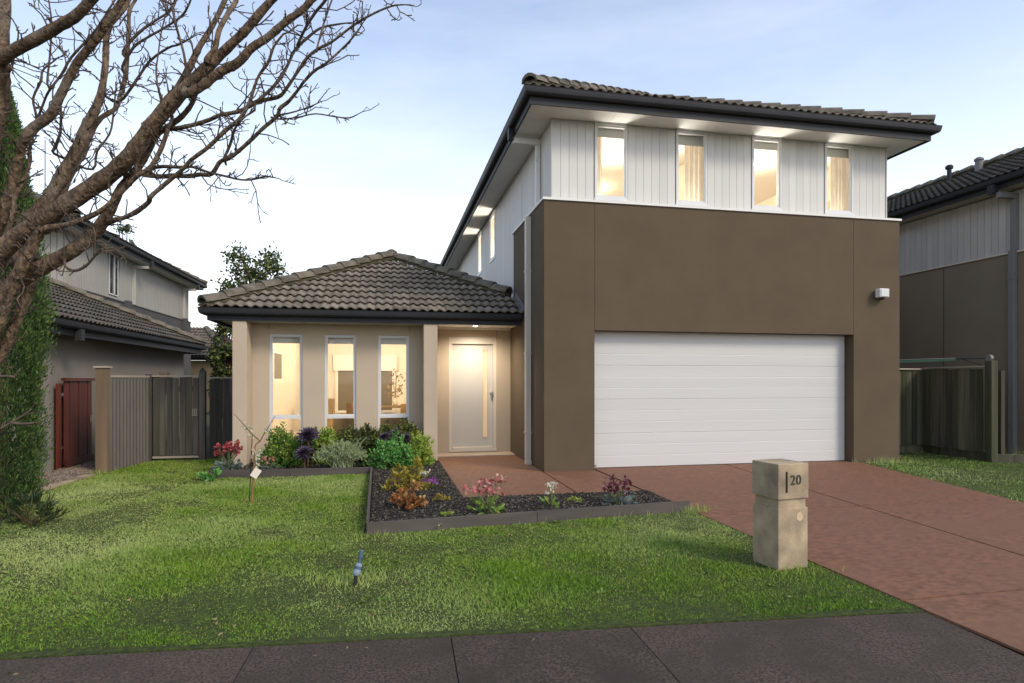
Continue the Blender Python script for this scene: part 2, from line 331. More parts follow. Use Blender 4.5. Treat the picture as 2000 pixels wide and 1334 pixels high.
def gutter(parent, path, ztop, zfas, mtl=GUTTER, depth=.115):
    prof = [(0, ztop - .02), (0, ztop - .118), (.045, ztop - .118), (.078, ztop - .108), (.098, ztop - .085), (.106, ztop - .05), (.112, ztop - .012), (.118, ztop), (.106, ztop + .002), (.098, ztop - .012), (.092, ztop - .05), (.08, ztop - .085), (.04, ztop - .1), (.008, ztop - .1), (.008, ztop - .02)]
    obj('gutter', MB().sweep(path, prof), mtl, parent)
    obj('fascia', MB().sweep(path, [(-.002, ztop - .03), (-.002, zfas), (-.028, zfas), (-.028, ztop - .03)]), mtl, parent)
# ------------------------------------------------------------------ the house
H = empty('house', (3.3, 9.31, 0), label='two-storey house with brown rendered front, white cladding and white garage door', category='house')
TW = lambda a, b, c: (a, b, c)
SX = lambda a, b, c: (b, a, c)               # for walls that run along Y: a -> Y, b -> X
# brown block
bw = obj('wall', MB().box(2.43, 3.257, 9.31, 9.75, 0, 4.28).box(2.43, 2.63, 9.75, 14.0, 0, 2.52).box(2.43, 2.63, 9.75, 11.66, 2.52, 4.28), BROWN, H)
obj('wall', MB().box(8.013, 8.95, 9.31, 9.75, 0, 4.28).box(8.75, 8.95, 9.75, 22, 0, 4.28), BROWN, H)
obj('wall', B(3.263, 8.007, 9.31, 9.75, 2.25, 4.28), BROWN, H)
for a in (3.25, 8.0): obj('wall_joint', B(a, a + .02, 9.322, 9.7, 2.26, 4.27), JOINT, H)
obj('capping', MB().sweep([(2.606, 11.69), (2.405, 11.69), (2.405, 9.285), (8.975, 9.285), (8.975, 12)], [(0, 4.281), (0, 4.318), (-.20, 4.326), (-.20, 4.281)]), PIPEWH, H)
# garage door: four sections with ribs
for i in range(4):
    z0 = .03 + i * .556; mb = MB(); hh = .5535
    prof = [(0, 0)]
    for k in range(3):
        a, b = hh * k / 3, hh * (k + 1) / 3; prof += [(a + .002, -.0), (a + .006, -.0016), (b - .006, -.0016), (b - .002, 0)]
    pts = [(9.52 + p[1], z0 + p[0]) for p in prof] + [(9.52, z0 + hh), (9.555, z0 + hh), (9.555, z0)]
    n = len(pts); mb.v = [(3.262, y, z) for y, z in pts] + [(8.0, y, z) for y, z in pts]
    mb.f = [tuple(range(n)), tuple(range(2 * n - 1, n - 1, -1))] + [(k, (k + 1) % n, n + (k + 1) % n, n + k) for k in range(n)]
    if i == 0: gd = obj('garage_door', MB().box(3.262, 8.005, 9.56, 9.60, .0, 2.3), JOINT, H)
    obj('door_section', mb, GARAGE, gd)
obj('bottom_seal', B(3.262, 8.0, 9.525, 9.555, .021, .029), JOINT, gd); obj('door_badge', B(3.27, 3.36, 9.509, 9.5135, .05, .075), PIPEG, gd)
# upper storey shell
UP = [(3.31, 3.87), (4.73, 5.29), (6.13, 6.70), (7.55, 8.12)]; ZS, ZH = 4.395, 5.615
mb = MB(); xs = [2.64] + [x for w in UP for x in w] + [8.76]
for i in range(0, len(xs), 2): mb.box(xs[i], xs[i + 1], 9.50, 9.60, 4.2, 5.66)
for a, b in UP: mb.box(a, b, 9.50, 9.60, 4.2, ZS).box(a, b, 9.50, 9.60, ZH, 5.66)
obj('wall', mb, WHITE, H)
SW = [(14.66, 15.41), (16.76, 17.45)]; mb = MB(); ys = [9.60] + [y for w in SW for y in w] + [24]
for i in range(0, len(ys), 2): mb.box(2.64, 2.74, ys[i], ys[i + 1], 2.5, 5.66)
for a, b in SW: mb.box(2.64, 2.74, a, b, 2.5, 4.42).box(2.64, 2.74, a, b, 5.60, 5.66)
obj('wall', mb, WHITE, H); obj('wall', MB().box(8.66, 8.76, 9.6, 24, 4.2, 5.66).box(2.64, 8.76, 23.9, 24, 0, 5.66), WHITE, H)
BP = .1335
def boards(a0, a1, z0, z1, T, cache={}):
    n = max(1, round((a1 - a0) / BP)); w = (a1 - a0) / n
    for i in range(n):
        a = a0 + i * w; obj('cladding_board', B(a + .0018, a + w - .0018, -.038, 0, z0, z1, T=T), WHITE, H, bevel=.0025)
FY = lambda a, b, c: (a, 9.4985 + b, c); FX = lambda a, b, c: (2.6385 + b, a, c)
ed_x = [2.602] + [x for w in UP for x in w] + [8.80]
for i in range(0, len(ed_x), 2): boards(ed_x[i] + (.012 if i else 0), ed_x[i + 1] - (.012 if i < 8 else 0), 4.327, 5.628, FY)
boards(9.50, 11.66, 4.327, 5.628, FX); boards(11.70, 14.648, 2.75, 5.628, FX); boards(15.422, 16.748, 3.3, 5.628, FX); boards(17.462, 21.4, 4.0, 5.628, FX)
for (a, b) in SW: boards(a, b, 3.0, 4.405, FX)
for a in (2.585, 8.802): obj('corner_trim', B(a, a + .016, 9.445, 9.50, 4.327, 5.628), WHITE, H)
# windows
def window(T, a0, a1, z0, z1, transom=None, fr=.032, blind=.16, glass=GLASS, fm=FRAME, parent=H, dep=.07, inner=True):
    """T maps (along, depth, z); depth 0 is the outside face of the frame"""
    mb = MB().box(a0, a0 + fr, 0, dep, z0, z1, T=T).box(a1 - fr, a1, 0, dep, z0, z1, T=T).box(a0 + fr, a1 - fr, 0, dep, z1 - fr, z1, T=T).box(a0 + fr, a1 - fr, 0, dep, z0, z0 + fr, T=T)
    zs = [z0 + fr] + ([transom - .022, transom + .022] if transom else []) + [z1 - fr]
    if transom: mb.box(a0 + fr, a1 - fr, -.002, dep - .004, transom - .022, transom + .022, T=T)
    w = obj('window', mb, fm, parent)
    if inner:
        s = MB(); za, zb = zs[-2], zs[-1]; q = .017; A, C = a0 + fr, a1 - fr
        s.box(A, A + q, .012, dep - .012, za, zb, T=T).box(C - q, C, .012, dep - .012, za, zb, T=T).box(A + q, C - q, .012, dep - .012, zb - q, zb, T=T).box(A + q, C - q, .012, dep - .012, za, za + q * 1.6, T=T)
        obj('sash', s, fm, w)
    for i in range(0, len(zs), 2): obj('pane', B(a0 + fr - .004, a1 - fr + .004, dep * .5, dep * .5 + .006, zs[i] - .004, zs[i + 1] + .004, T=T), glass, w)
    if blind: obj('roller_blind', B(a0 + fr - .03, a1 - fr + .03, dep + .045, dep + .05, z1 - fr - blind, z1 + .03, T=T), BLIND, w)
    return w
for k, (a, b) in enumerate(UP):
    w = window(lambda p, q, r: (p, 9.445 + q, r), a, b, ZS, ZH, blind=(.15, .17, .13, .16)[k])
    obj('sill', B(a - .012, b + .012, 9.43, 9.50, ZS - .03, ZS - .003), FRAME, w); obj('head_flashing', B(a - .02, b + .02, 9.425, 9.497, ZH + .003, ZH + .013), FRAME, w)
for a, b in SW: window(lambda p, q, r: (2.59 + q, p, r), a, b, 4.42, 5.60, blind=0, fr=.07)
# upper eaves, roof
EZ = 5.83
gutter(H, [(2.125, 24.4), (2.125, 8.965), (9.265, 8.965), (9.265, 24.4)], EZ, 5.60)
sx = [2.155, 3.55, 5.35, 7.15, 9.235]
for a, b in zip(sx, sx[1:]): obj('soffit_panel', B(a + .002, b - .002, 8.995, 9.60, 5.632, 5.640), SOFFIT, H)
sy = [9.604, 10.4, 12.2, 14.0, 15.8, 17.6, 19.4, 21.2, 24.2]
for a, b in zip(sy, sy[1:]):
    obj('soffit_panel', B(2.155, 2.72, a + .002, b - .002, 5.632, 5.640), SOFFIT, H); obj('soffit_panel', B(8.68, 9.235, a + .002, b - .002, 5.632, 5.640), SOFFIT, H)
PT = math.tan(R_(25)); EX0, EX1, EY0, EY1 = 2.10, 9.29, 8.94, 24.4; hw = (EX1 - EX0) / 2; zr = EZ + hw * PT; CX = (EX0 + EX1) / 2
rb = MB(); c = [(EX0, EY0, EZ), (EX1, EY0, EZ), (EX1, EY1, EZ), (EX0, EY1, EZ)]; r0, r1 = (CX, EY0 + hw, zr), (CX, EY1 - hw, zr)
rb.quad(c[0], c[1], r0); rb.quad(c[1], c[2], r1, r0); rb.quad(c[2], c[3], r1); rb.quad(c[3], c[0], r0, r1); rb.quad(*c[::-1])
roof = obj('roof', rb, UNDER, H)
cs, sn = math.cos(R_(25)), math.sin(R_(25)); V3 = Vector
hipL = (V3((EX0, EY0, 0)), V3((1, -1, 0))); hipR = (V3((EX1, EY0, 0)), V3((-1, -1, 0)))
tile_field(roof, (EX0, EY0, EZ), (1, 0, 0), (0, cs, sn), EX1 - EX0, hw / cs, [hipL, hipR], single=lambda r, c: r < 3)
tile_field(roof, (EX0, EY1, EZ), (0, -1, 0), (cs, 0, sn), EY1 - EY0, hw / cs, [(V3((EX0, EY0, 0)), V3((-1, 1, 0))), (V3((CX, 0, 0)), V3((-1, 0, 0)))], single=lambda r, c: False)
caps(roof, (EX0 + .02, EY0 + .02, EZ + .03), (CX, EY0 + hw, zr + .03)); caps(roof, (EX1 - .02, EY0 + .02, EZ + .03), (CX, EY0 + hw, zr + .03)); caps(roof, (CX, EY0 + hw + .1, zr + .03), (CX, EY0 + hw + 4, zr + .03))
# downpipes on the side wall
dp = obj('downpipe', MB().box(2.33, 2.43 - .004, 10.16, 10.26, .10, 4.24).box(2.33, 2.426, 10.12, 10.26, .021, .10), PIPEW, H, bevel=.01)
for z in (.55, 1.9, 3.3): obj('pipe_bracket', B(2.322, 2.428, 10.152, 10.268, z, z + .03), PIPEW, dp)
dp2 = obj('downpipe', MB().box(2.51, 2.59, 10.17, 10.25, 4.34, 5.47).box(2.12, 2.595, 10.165, 10.255, 5.47, 5.56), PIPEWH, H, bevel=.01)
obj('pipe_bracket', B(2.503, 2.598, 10.162, 10.258, 5.2, 5.23), PIPEWH, dp2); obj('gutter_outlet', B(2.035, 2.118, 10.15, 10.27, 5.52, 5.72), GUTTER, dp2)
# ---- single-storey wing
WX = [(-1.97, -1.42), (-1.05, -.51), (-.13, .42)]; WZ0, WZ1 = .30, 2.26
mb = MB(); xs = [-2.46] + [x for w in WX for x in w] + [.89]
for i in range(0, len(xs), 2): mb.box(xs[i], xs[i + 1], 11.24, 11.44, 0, 2.52)
for a, b in WX: mb.box(a, b, 11.24, 11.44, 0, WZ0).box(a, b, 11.24, 11.44, WZ1, 2.52)
obj('wall', mb, BEIGE, H)
obj('wall', MB().box(-2.46, -2.26, 11.44, 18, 0, 2.52).box(-2.26, 2.43, 17.8, 18, 0, 2.52).box(.69, .89, 11.44, 12.15, 0, 2.52).box(.89, 1.21, 11.95, 12.15, 0, 2.52).box(2.15, 2.428, 11.95, 12.15, 0, 2.52).box(1.21, 2.15, 11.95, 12.15, 2.31, 2.52).box(1.21, 2.15, 11.95, 12.15, 0, .06), BEIGE, H)
obj('column', B(-2.46, -2.24, 10.78, 11.238, 0, 2.48), BEIGE, H, bevel=.012); obj('column', B(.65, .89, 10.78, 11.238, 0, 2.48), BEIGE, H, bevel=.012)
for a, y in ((-1.975, 11.237), (.42, 11.237), (2.148, 11.947)): obj('wall_joint', B(a, a + .005, y, y + .008, 2.315, 2.5), JOINT, H)
for k, (a, b) in enumerate(WX):
    w = window(lambda p, q, r: (p, 11.275 + q, r), a, b, WZ0, WZ1, transom=.80, blind=.12, fr=.036)
gutter(H, [(-2.84, 18.3), (-2.84, 10.76), (2.385, 10.76)], 2.63, 2.43)
obj('soffit_panel', MB().box(-2.81, 2.385, 10.79, 11.238, 2.482, 2.49).box(.892, 2.428, 11.238, 11.948, 2.482, 2.49), SOFFIT, H); obj('soffit_panel', B(-2.81, -2.462, 11.24, 18.2, 2.482, 2.49), SOFFIT, H)
obj('cornice', MB().box(-2.238, .648, 11.20, 11.238, 2.44, 2.481).box(.892, 2.428, 11.91, 11.948, 2.44, 2.481), SOFFIT, H)
T26 = math.tan(R_(26)); WX0, WY0, WZ = -2.90, 10.70, 2.62; AX, hwW = .13, 3.03; zA = WZ + hwW * T26; WX1 = AX + hwW
rb = MB(); c0, c1, ap = (WX0, WY0, WZ), (WX1, WY0, WZ), (AX, WY0 + hwW, zA); xw = 2.425; yw = WY0 + (WX1 - xw); zw = WZ + (WX1 - xw) * T26
rb.quad(c0, (xw, WY0, WZ), (xw, yw, zw), ap); rb.quad((WX0, 18.3, WZ), c0, ap, (AX, 18.3, zA)); xv = 2.59; zv = WZ + (WX1 - xv) * T26
rb.quad((xw, yw, zw), (xv, yw + .02, zv), (xv, 18.3, zv), (AX, 18.3, zA), ap)
wroof = obj('roof', rb, UNDER, H, fix=False)
c26, s26 = math.cos(R_(26)), math.sin(R_(26))
tile_field(wroof, (WX0, WY0, WZ), (1, 0, 0), (0, c26, s26), xw - WX0, hwW / c26, [(V3((WX0 + .03, WY0, 0)), V3((1, -1, 0))), (V3((WX1 - .03, WY0, 0)), V3((-1, -1, 0))), (V3((xw - .03, 0, 0)), V3((-1, 0, 0)))], shift=.02)
tile_field(wroof, (WX0, 18.3, WZ), (0, -1, 0), (c26, 0, s26), 18.3 - WY0, hwW / c26, [(V3((WX0, WY0, 0)), V3((-1, 1, 0))), (V3((AX, 0, 0)), V3((-1, 0, 0)))], single=lambda r, c: False)
caps(wroof, (WX0 + .02, WY0 + .02, WZ + .03), (AX - .05, WY0 + hwW - .05, zA + .02)); dx = WX1 - 2.30
caps(wroof, (WX1 - dx, WY0 + dx, WZ + dx * T26 + .03), (AX + .05, WY0 + hwW - .05, zA + .02)); caps(wroof, (AX, WY0 + hwW, zA + .05), (AX, WY0 + hwW + 3.2, zA + .05))
fl = MB(); n_ = 8
for i in range(n_):
    t0, t1 = i / n_, (i + 1) / n_; y0, y1 = WY0 + .02 + (yw - WY0) * t0, WY0 + .02 + (yw - WY0) * t1
    fl.quad((2.424, y0, WZ + (y0 - WY0) * T26 + .02), (2.424, y1, WZ + (y1 - WY0) * T26 + .02), (2.424, y1, WZ + (y1 - WY0) * T26 + .16), (2.424, y0, WZ + (y0 - WY0) * T26 + .16)); fl.quad((2.424, y0, WZ + (y0 - WY0) * T26 + .055), (2.424, y1, WZ + (y1 - WY0) * T26 + .055), (2.36, y1, WZ + (y1 - WY0) * T26 + .06), (2.36, y0, WZ + (y0 - WY0) * T26 + .06))
obj('flashing', fl, PIPEG, wroof, fix=False)
# front door
fd = obj('front_door', MB().box(1.275, 1.885, 12.04, 12.085, .145, 2.165).box(1.975, 2.085, 12.04, 12.085, .145, 2.165).box(1.885, 1.975, 12.04, 12.085, .145, .33).box(1.885, 1.975, 12.04, 12.085, 2.06, 2.165), DOORM, H)
obj('door_glass', B(1.885, 1.975, 12.055, 12.068, .33, 2.06), FROST, fd)
obj('glazing_bead', MB().box(1.878, 1.888, 12.034, 12.0395, .32, 2.07).box(1.972, 1.982, 12.034, 12.0395, .32, 2.07).box(1.888, 1.972, 12.034, 12.0395, .32, .332).box(1.888, 1.972, 12.034, 12.0395, 2.058, 2.07), FRAMEC, fd)
obj('door_handle', MB().lathe((2.055, 12.0, 1.20), [(.012, .035), (.034, .032), (.034, .026), (.014, .024), (.014, 0), (.03, -.012), (.034, -.03), (.022, -.045)], 16, 'Y').box(2.045, 2.067, 12.03, 12.0395, 1.06, 1.19), STEEL, fd, smooth=False)
obj('door_frame', MB().box(1.212, 1.272, 11.985, 12.10, .06, 2.308).box(2.088, 2.148, 11.985, 12.10, .06, 2.308).box(1.272, 2.088, 11.985, 12.10, 2.168, 2.308), FRAMEC, fd)
obj('door_sill', MB().box(1.215, 2.145, 11.93, 12.10, .062, .10).box(1.28, 2.08, 11.96, 12.05, .103, .14), FRAMEC, fd)
# porch light
pl = obj('porch_downlight', MB().lathe((1.65, 11.42, 2.470), [(.055, .0), (.055, .011)], 20), FRAME, H); obj('lamp_lens', MB().lathe((1.65, 11.42, 2.464), [(.042, .0), (.042, .005)], 20), LAMPM, pl)
def lamp(name, loc, watts, col=(1, .78, .5), rad=.06, kind='POINT', size=None, ang=150):
    l = bpy.data.lights.new(name, kind); l.energy = watts; l.color = col
    if kind == 'AREA': l.size = size
    else: l.shadow_soft_size = rad
    if kind == 'SPOT': l.spot_size = R_(ang); l.spot_blend = .9
    o = bpy.data.objects.new(name, l); o.location = loc; COL.objects.link(o); return o
lamp('porch_lamp', (1.65, 11.42, 2.44), 80, (1, .88, .72), .05, 'SPOT', ang=165)
# ---- rooms behind the glass
obj('ceiling', B(-2.255, 2.425, 11.445, 17.79, 2.525, 2.55), ROOMC, H); obj('floor', B(-2.255, 2.425, 11.445, 17.79, .0, .04), ROOMF, H)
rw = obj('room_wall', MB().box(-2.258, -2.24, 11.446, 17.78, .04, 2.524).box(2.40, 2.428, 12.16, 17.78, .04, 2.524).box(-2.24, 2.40, 17.55, 17.58, .04, 2.524), ROOMW, H)
window(lambda p, q, r: (-2.236 - q * .1, p, r), 13.3, 14.3, 1.45, 2.05, blind=0, fm=ROOMC, glass=mat('night_glass', (.10, .085, .06), rough=.2), inner=False, dep=.05)
NG = mat('dim_glass', (.20, .165, .12), rough=.15)
window(lambda p, q, r: (p, 17.50 + q * .5, r), -1.35, .25, .55, 2.1, blind=0, fm=ROOMC, glass=NG, inner=False, fr=.07)
obj('roller_blind', B(-1.4, .3, 17.44, 17.46, 1.72, 2.15), ROOMC, H)
window(lambda p, q, r: (p, 17.50 + q * .5, r), .95, 1.7, .06, 2.05, blind=0, fm=ROOMC, glass=NG, inner=False, fr=.07)
for x, y in ((-.9, 13.2), (1.0, 13.2), (-.9, 15.8), (1.0, 15.8)):
    obj('ceiling_lamp', MB().lathe((x, y, 2.51), [(.06, 0), (.06, .014)], 16), LAMPM, H); lamp('living_room_lamp', (x, y, 2.40), 38, (1, .84, .64), .12)
obj('floor', B(2.75, 8.65, 9.605, 18.5, 3.0, 3.05), ROOMF, H); obj('ceiling', B(2.75, 8.65, 9.605, 18.5, 5.645, 5.67), ROOMC, H)
obj('room_wall', MB().box(2.745, 2.76, 9.61, 14.0, 3.05, 5.64).box(8.64, 8.655, 9.61, 18, 3.05, 5.64).box(2.76, 8.64, 14.0, 14.1, 3.05, 5.64).box(5.65, 5.75, 9.62, 14.0, 3.05, 5.64).box(5.9, 6.0, 14.1, 18.4, 3.05, 5.64).box(2.76, 8.64, 18.4, 18.5, 3.05, 5.64).box(2.70, 8.70, 9.76, 9.80, 3.0, 4.2), ROOMW, H)
obj('ceiling_vent', MB().box(6.9, 7.2, 11.3, 11.6, 5.63, 5.642), PIPEW, H); obj('door_frame', MB().box(6.6, 6.66, 13.96, 13.998, 3.06, 5.1).box(7.5, 7.56, 13.96, 13.998, 3.06, 5.1).box(6.66, 7.5, 13.96, 13.998, 5.04, 5.1), ROOMC, H)
for x, y in ((4.15, 10.9), (4.3, 12.8), (7.0, 10.7), (7.2, 12.8)):
    obj('ceiling_lamp', MB().lathe((x, y, 5.63), [(.06, 0), (.06, .013)], 16), LAMPM, H); lamp('bedroom_lamp', (x, y, 5.45), 26, (1, .84, .63), .12)
def soffit_fill(loc, target, w):        # added spots without fittings, throwing light up and out under the eaves
    o = lamp('soffit_fill_spot', loc, w, (1, .93, .84), .28, 'SPOT', ang=100); o.rotation_euler = (Vector(loc) - Vector(target)).to_track_quat('Z', 'Y').to_euler()
for x in (3.59, 5.01, 6.42, 7.84): soffit_fill((x, 10.05, 3.9), (x, 9.22, 5.63), 160)
for y in (15.0, 17.1): soffit_fill((3.3, y, 3.9), (2.4, y, 5.63), 160)
lamp('side_room_lamp', (4.2, 15.6, 5.4), 130, (1, .78, .48), .15)
obj('ceiling_lamp', MB().lathe((4.2, 15.6, 5.63), [(.06, 0), (.06, .013)], 16), LAMPM, H)
# ------------------------------------------------------------------ neighbouring houses
L = empty('neighbour_house', (-5.15, 9.0, 0), label='grey two-storey house with low tiled garage roof, left behind the bare tree', category='house')
obj('wall', B(-13, -5.15, 8.0, 17.4, 0, 2.30), GREYR, L); obj('pilaster', B(-5.148, -5.09, 10.55, 10.78, 0, 2.2), GREYR, L)
obj('soffit_panel', B(-5.148, -4.83, 7.6, 17.7, 2.19, 2.20), mat('tan_soffit', (.42, .33, .22), rough=.8), L)
gutter(L, [(-13, 17.66), (-4.80, 17.66), (-4.80, 7.55), (-13, 7.55)][::-1], 2.37, 2.15)
obj('gutter_outlet', B(-4.79, -4.70, 10.86, 10.98, 2.08, 2.26), GUTTER, L)
LX, LY0, LY1, LZ = -4.74, 7.5, 17.72, 2.36; T25 = math.tan(R_(25)); lh = 2.75; LXT = LX - lh
rb = MB(); rb.quad((LX, LY0, LZ), (LX, LY1, LZ), (LXT, LY1 - lh, LZ + lh * T25), (LXT, LY0 + lh, LZ + lh * T25)); rb.quad((LX, LY1, LZ), (-13, LY1, LZ), (-13, LY1 - lh, LZ + lh * T25), (LXT, LY1 - lh, LZ + lh * T25)); rb.quad((-13, LY0, LZ), (LX, LY0, LZ), (LXT, LY0 + lh, LZ + lh * T25), (-13, LY0 + lh, LZ + lh * T25)); rb.quad((LXT, LY0 + lh, LZ + lh * T25), (LXT, LY1 - lh, LZ + lh * T25), (-13, LY1 - lh, LZ + lh * T25), (-13, LY0 + lh, LZ + lh * T25))
lroof = obj('roof', rb, UNDER, L, fix=False)
tile_field(lroof, (LX, LY0, LZ), (0, 1, 0), (-cs, 0, sn), LY1 - LY0, lh / cs, [(V3((LX, LY1 - .04, 0)), V3((-1, -1, 0))), (V3((LX, LY0 + .04, 0)), V3((-1, 1, 0)))], mtl=TILED)
caps(lroof, (LX - .02, LY1 - .02, LZ + .03), (LXT, LY1 - lh, LZ + lh * T25 + .03)); caps(lroof, (LX - .02, LY0 + .02, LZ + .03), (LXT, LY0 + lh, LZ + lh * T25 + .03))
obj('wall', B(-14, -7.5, 16.55, 26.2, 0, 3.72), GREYB, L); obj('wall', B(-13.9, -7.56, 16.6, 26.1, 3.72, 5.06), NCLAD, L)
obj('band_capping', MB().sweep([(-7.48, 26.22), (-7.48, 16.53), (-14, 16.53)][::-1], [(0, 3.722), (0, 3.75), (-.1, 3.75), (-.1, 3.722)]), GREYB, L)
for y in (19.95, 25.2): obj('band_pier', B(-7.498, -7.40, y, y + .3, 2.6, 3.80), GREYB, L)
gb = MB(); n = 70; yy = 16.62
for i in range(n):
    a = yy + i * .135
    if 19.0 < a + .13 and a < 19.62: continue
    gb.box(-7.559, -7.535, a + .006, a + .129, 3.752, 5.058)
obj('cladding_boards', gb, NCLAD, L, kind='stuff'); gb = MB()
for i in range(46): gb.box(-7.56 - i * .135 - .129, -7.56 - i * .135 - .006, 16.575, 16.599, 3.752, 5.058)
obj('cladding_boards', gb, NCLAD, L, kind='stuff')
window(lambda p, q, r: (-7.53 - q, p, r), 19.02, 19.60, 3.86, 5.02, blind=0, fm=FRAME, glass=mat('dark_pane', (.03, .035, .04), rough=.08, spec=.8), parent=L, inner=False, dep=.02); obj('mullion', B(-7.535, -7.51, 19.29, 19.34, 3.9, 4.98), FRAME, L)
for y in (20.6, 25.35): obj('downpipe', MB().box(-7.534, -7.46, y, y + .08, 3.76, 4.86).box(-7.534, -7.08, y, y + .08, 4.86, 4.94), mat('pipe_pale', (.42, .40, .36)) if y < 21 else bpy.data.materials['pipe_pale'], L); obj('gutter_outlet', B(-7.05, -6.97, y - .02, y + .1, 4.92, 5.1), GUTTER, L)
gutter(L, [(-14.3, 26.55), (-7.12, 26.55), (-7.12, 16.1), (-14.3, 16.1)][::-1], 5.25, 5.05); obj('soffit_panel', B(-14.2, -7.15, 16.13, 26.5, 5.07, 5.08), SOFFIT, L)
lh2 = 3.2; rb = MB(); a, b, c_, d_ = (-7.05, 16.05, 5.24), (-7.05, 26.6, 5.24), (-14.4, 26.6, 5.24), (-14.4, 16.05, 5.24); e_, f_ = (-10.25, 19.25, 5.24 + lh2 * T25), (-10.25, 23.4, 5.24 + lh2 * T25)
rb.quad(a, b, f_, e_); rb.quad(b, c_, f_); rb.quad(c_, d_, e_, f_); rb.quad(d_, a, e_); lr2 = obj('roof', rb, UNDER, L, fix=False)
tile_field(lr2, (-7.05, 16.05, 5.24), (0, 1, 0), (-cs, 0, sn), 10.5, 3.2 / cs, [(V3((-7.05, 26.6, 0)), V3((-1, -1, 0))), (V3((-7.05, 16.05, 0)), V3((-1, 1, 0)))], single=lambda r, c: False, mtl=TILED)
tile_field(lr2, (-14.4, 16.05, 5.24), (1, 0, 0), (0, cs, sn), 7.35, 3.2 / cs, [(V3((-7.05, 16.05, 0)), V3((-1, -1, 0)))], single=lambda r, c: False, mtl=TILED)
caps(lr2, (-7.07, 16.07, 5.27), (-10.25, 19.25, 5.27 + lh2 * T25)); caps(lr2, (-7.07, 26.58, 5.27), (-10.25, 23.4, 5.27 + lh2 * T25))
obj('antenna', MB().tube([(-9.2, 19.2, 5.9), (-9.2, 19.2, 8.1)], [.018, .012], 6, 1), PIPEG, L)
Rn = empty('neighbour_house', (11.9, 9.0, 0), label='brown and grey clad two-storey house at the right edge beyond the fence', category='house')
obj('wall', B(11.9, 18, 8.9, 21, 0, 3.91), RBROWN, Rn); obj('wall', B(11.96, 18, 8.96, 21, 3.91, 5.12), RCLAD, Rn)
obj('capping', B(11.87, 11.955, 8.87, 21, 3.912, 3.945), PIPEW, Rn); obj('wall_joint', B(11.893, 11.9, 11.2, 11.206, 0, 3.9), JOINT, Rn)
for i in range(60): obj('cladding_board', B(11.935, 11.9585, 8.96 + i * .15 + .004, 8.96 + i * .15 + .146, 3.947, 5.12), RCLAD, Rn)
gutter(Rn, [(19, 21.4), (11.565, 21.4), (11.565, 8.46), (19, 8.46)], 5.34, 5.13); obj('soffit_panel', B(11.59, 18, 8.49, 21.3, 5.145, 5.155), mat('dim_soffit', (.50, .46, .40)), Rn)
RX, RY, RZ, rh = 11.52, 8.42, 5.33, 2.45; rb = MB(); rb.quad((RX, RY, RZ), (RX + 7, RY, RZ), (RX + rh, RY + rh, RZ + rh * T25)); rb.quad((RX, 21.4, RZ), (RX, RY, RZ), (RX + rh, RY + rh, RZ + rh * T25), (RX + rh, 21.4, RZ + rh * T25)); rb.quad((RX + rh, RY + rh, RZ + rh * T25), (RX + 2 * rh, RY, RZ), (RX + 2 * rh, 21.4, RZ), (RX + rh, 21.4, RZ + rh * T25))
rroof = obj('roof', rb, UNDER, Rn, fix=False)
tile_field(rroof, (RX, 21.4, RZ), (0, -1, 0), (cs, 0, sn), 21.4 - RY, rh / cs, [(V3((RX, RY, 0)), V3((-1, 1, 0)))], single=lambda r, c: c > 15, mtl=TILED)
tile_field(rroof, (RX, RY, RZ), (1, 0, 0), (0, cs, sn), 5, rh / cs, [(V3((RX, RY, 0)), V3((1, -1, 0)))], single=lambda r, c: False, mtl=TILED)
caps(rroof, (RX + .02, RY + .02, RZ + .03), (RX + rh, RY + rh, RZ + rh * T25 + .03)); caps(rroof, (RX + rh, RY + rh, RZ + rh * T25 + .03), (RX + rh, RY + rh + 6, RZ + rh * T25 + .03))
p = pix(1854, 352, 15.2); obj('vent_pipe', MB().tube([(p.x, p.y, p.z - .7), (p.x, p.y, p.z + .30)], [.05, .05], 12, 1).lathe((p.x, p.y, p.z + .28), [(.085, 0), (.09, .05), (.06, .09)], 12), GUTTER, Rn)
p = pix(1912, 312, 14.5); obj('vent_pipe', MB().tube([(p.x, p.y, p.z - .6), (p.x, p.y, p.z - .02)], [.08, .08], 12, 1).lathe((p.x, p.y, p.z - .02), [(.1, 0), (.1, .04), (.04, .08)], 12), PIPEG, Rn)
dpr = obj('downpipe', MB().box(11.79, 11.89, 9.60, 9.71, 0, 3.96).box(11.83, 11.93, 9.60, 9.70, 3.96, 4.95).box(11.5, 11.93, 9.60, 9.70, 4.95, 5.06), PIPEG, Rn, bevel=.01)
for z in (.6, 2.1, 3.4): obj('pipe_bracket', B(11.78, 11.896, 9.59, 9.72, z, z + .03), PIPEG, dpr)
obj('gutter_outlet', B(11.45, 11.55, 9.70, 9.84, 5.06, 5.22), GUTTER, Rn)
Fh = empty('neighbour_house', (-8.2, 30, 0), label='small tan house with pale tiled roof far behind the side gate', category='house')
TAN = mat('tan_wall', (.38, .28, .16), (.34, .25, .145), 2, .9); obj('wall', B(-12, -7.2, 30, 36, 0, 2.35), TAN, Fh); gutter(Fh, [(-7.1, 36), (-7.1, 29.7), (-12.2, 29.7)][::-1], 2.55, 2.35)
rb = MB(); rb.quad((-12.2, 29.6, 2.54), (-6.98, 29.6, 2.54), (-8.6, 32.4, 4.0), (-12.2, 32.4, 4.0)); rb.quad((-6.98, 29.6, 2.54), (-6.98, 36, 2.54), (-8.6, 36, 4.0), (-8.6, 32.4, 4.0)); fr_ = obj('roof', rb, UNDER, Fh, fix=False)
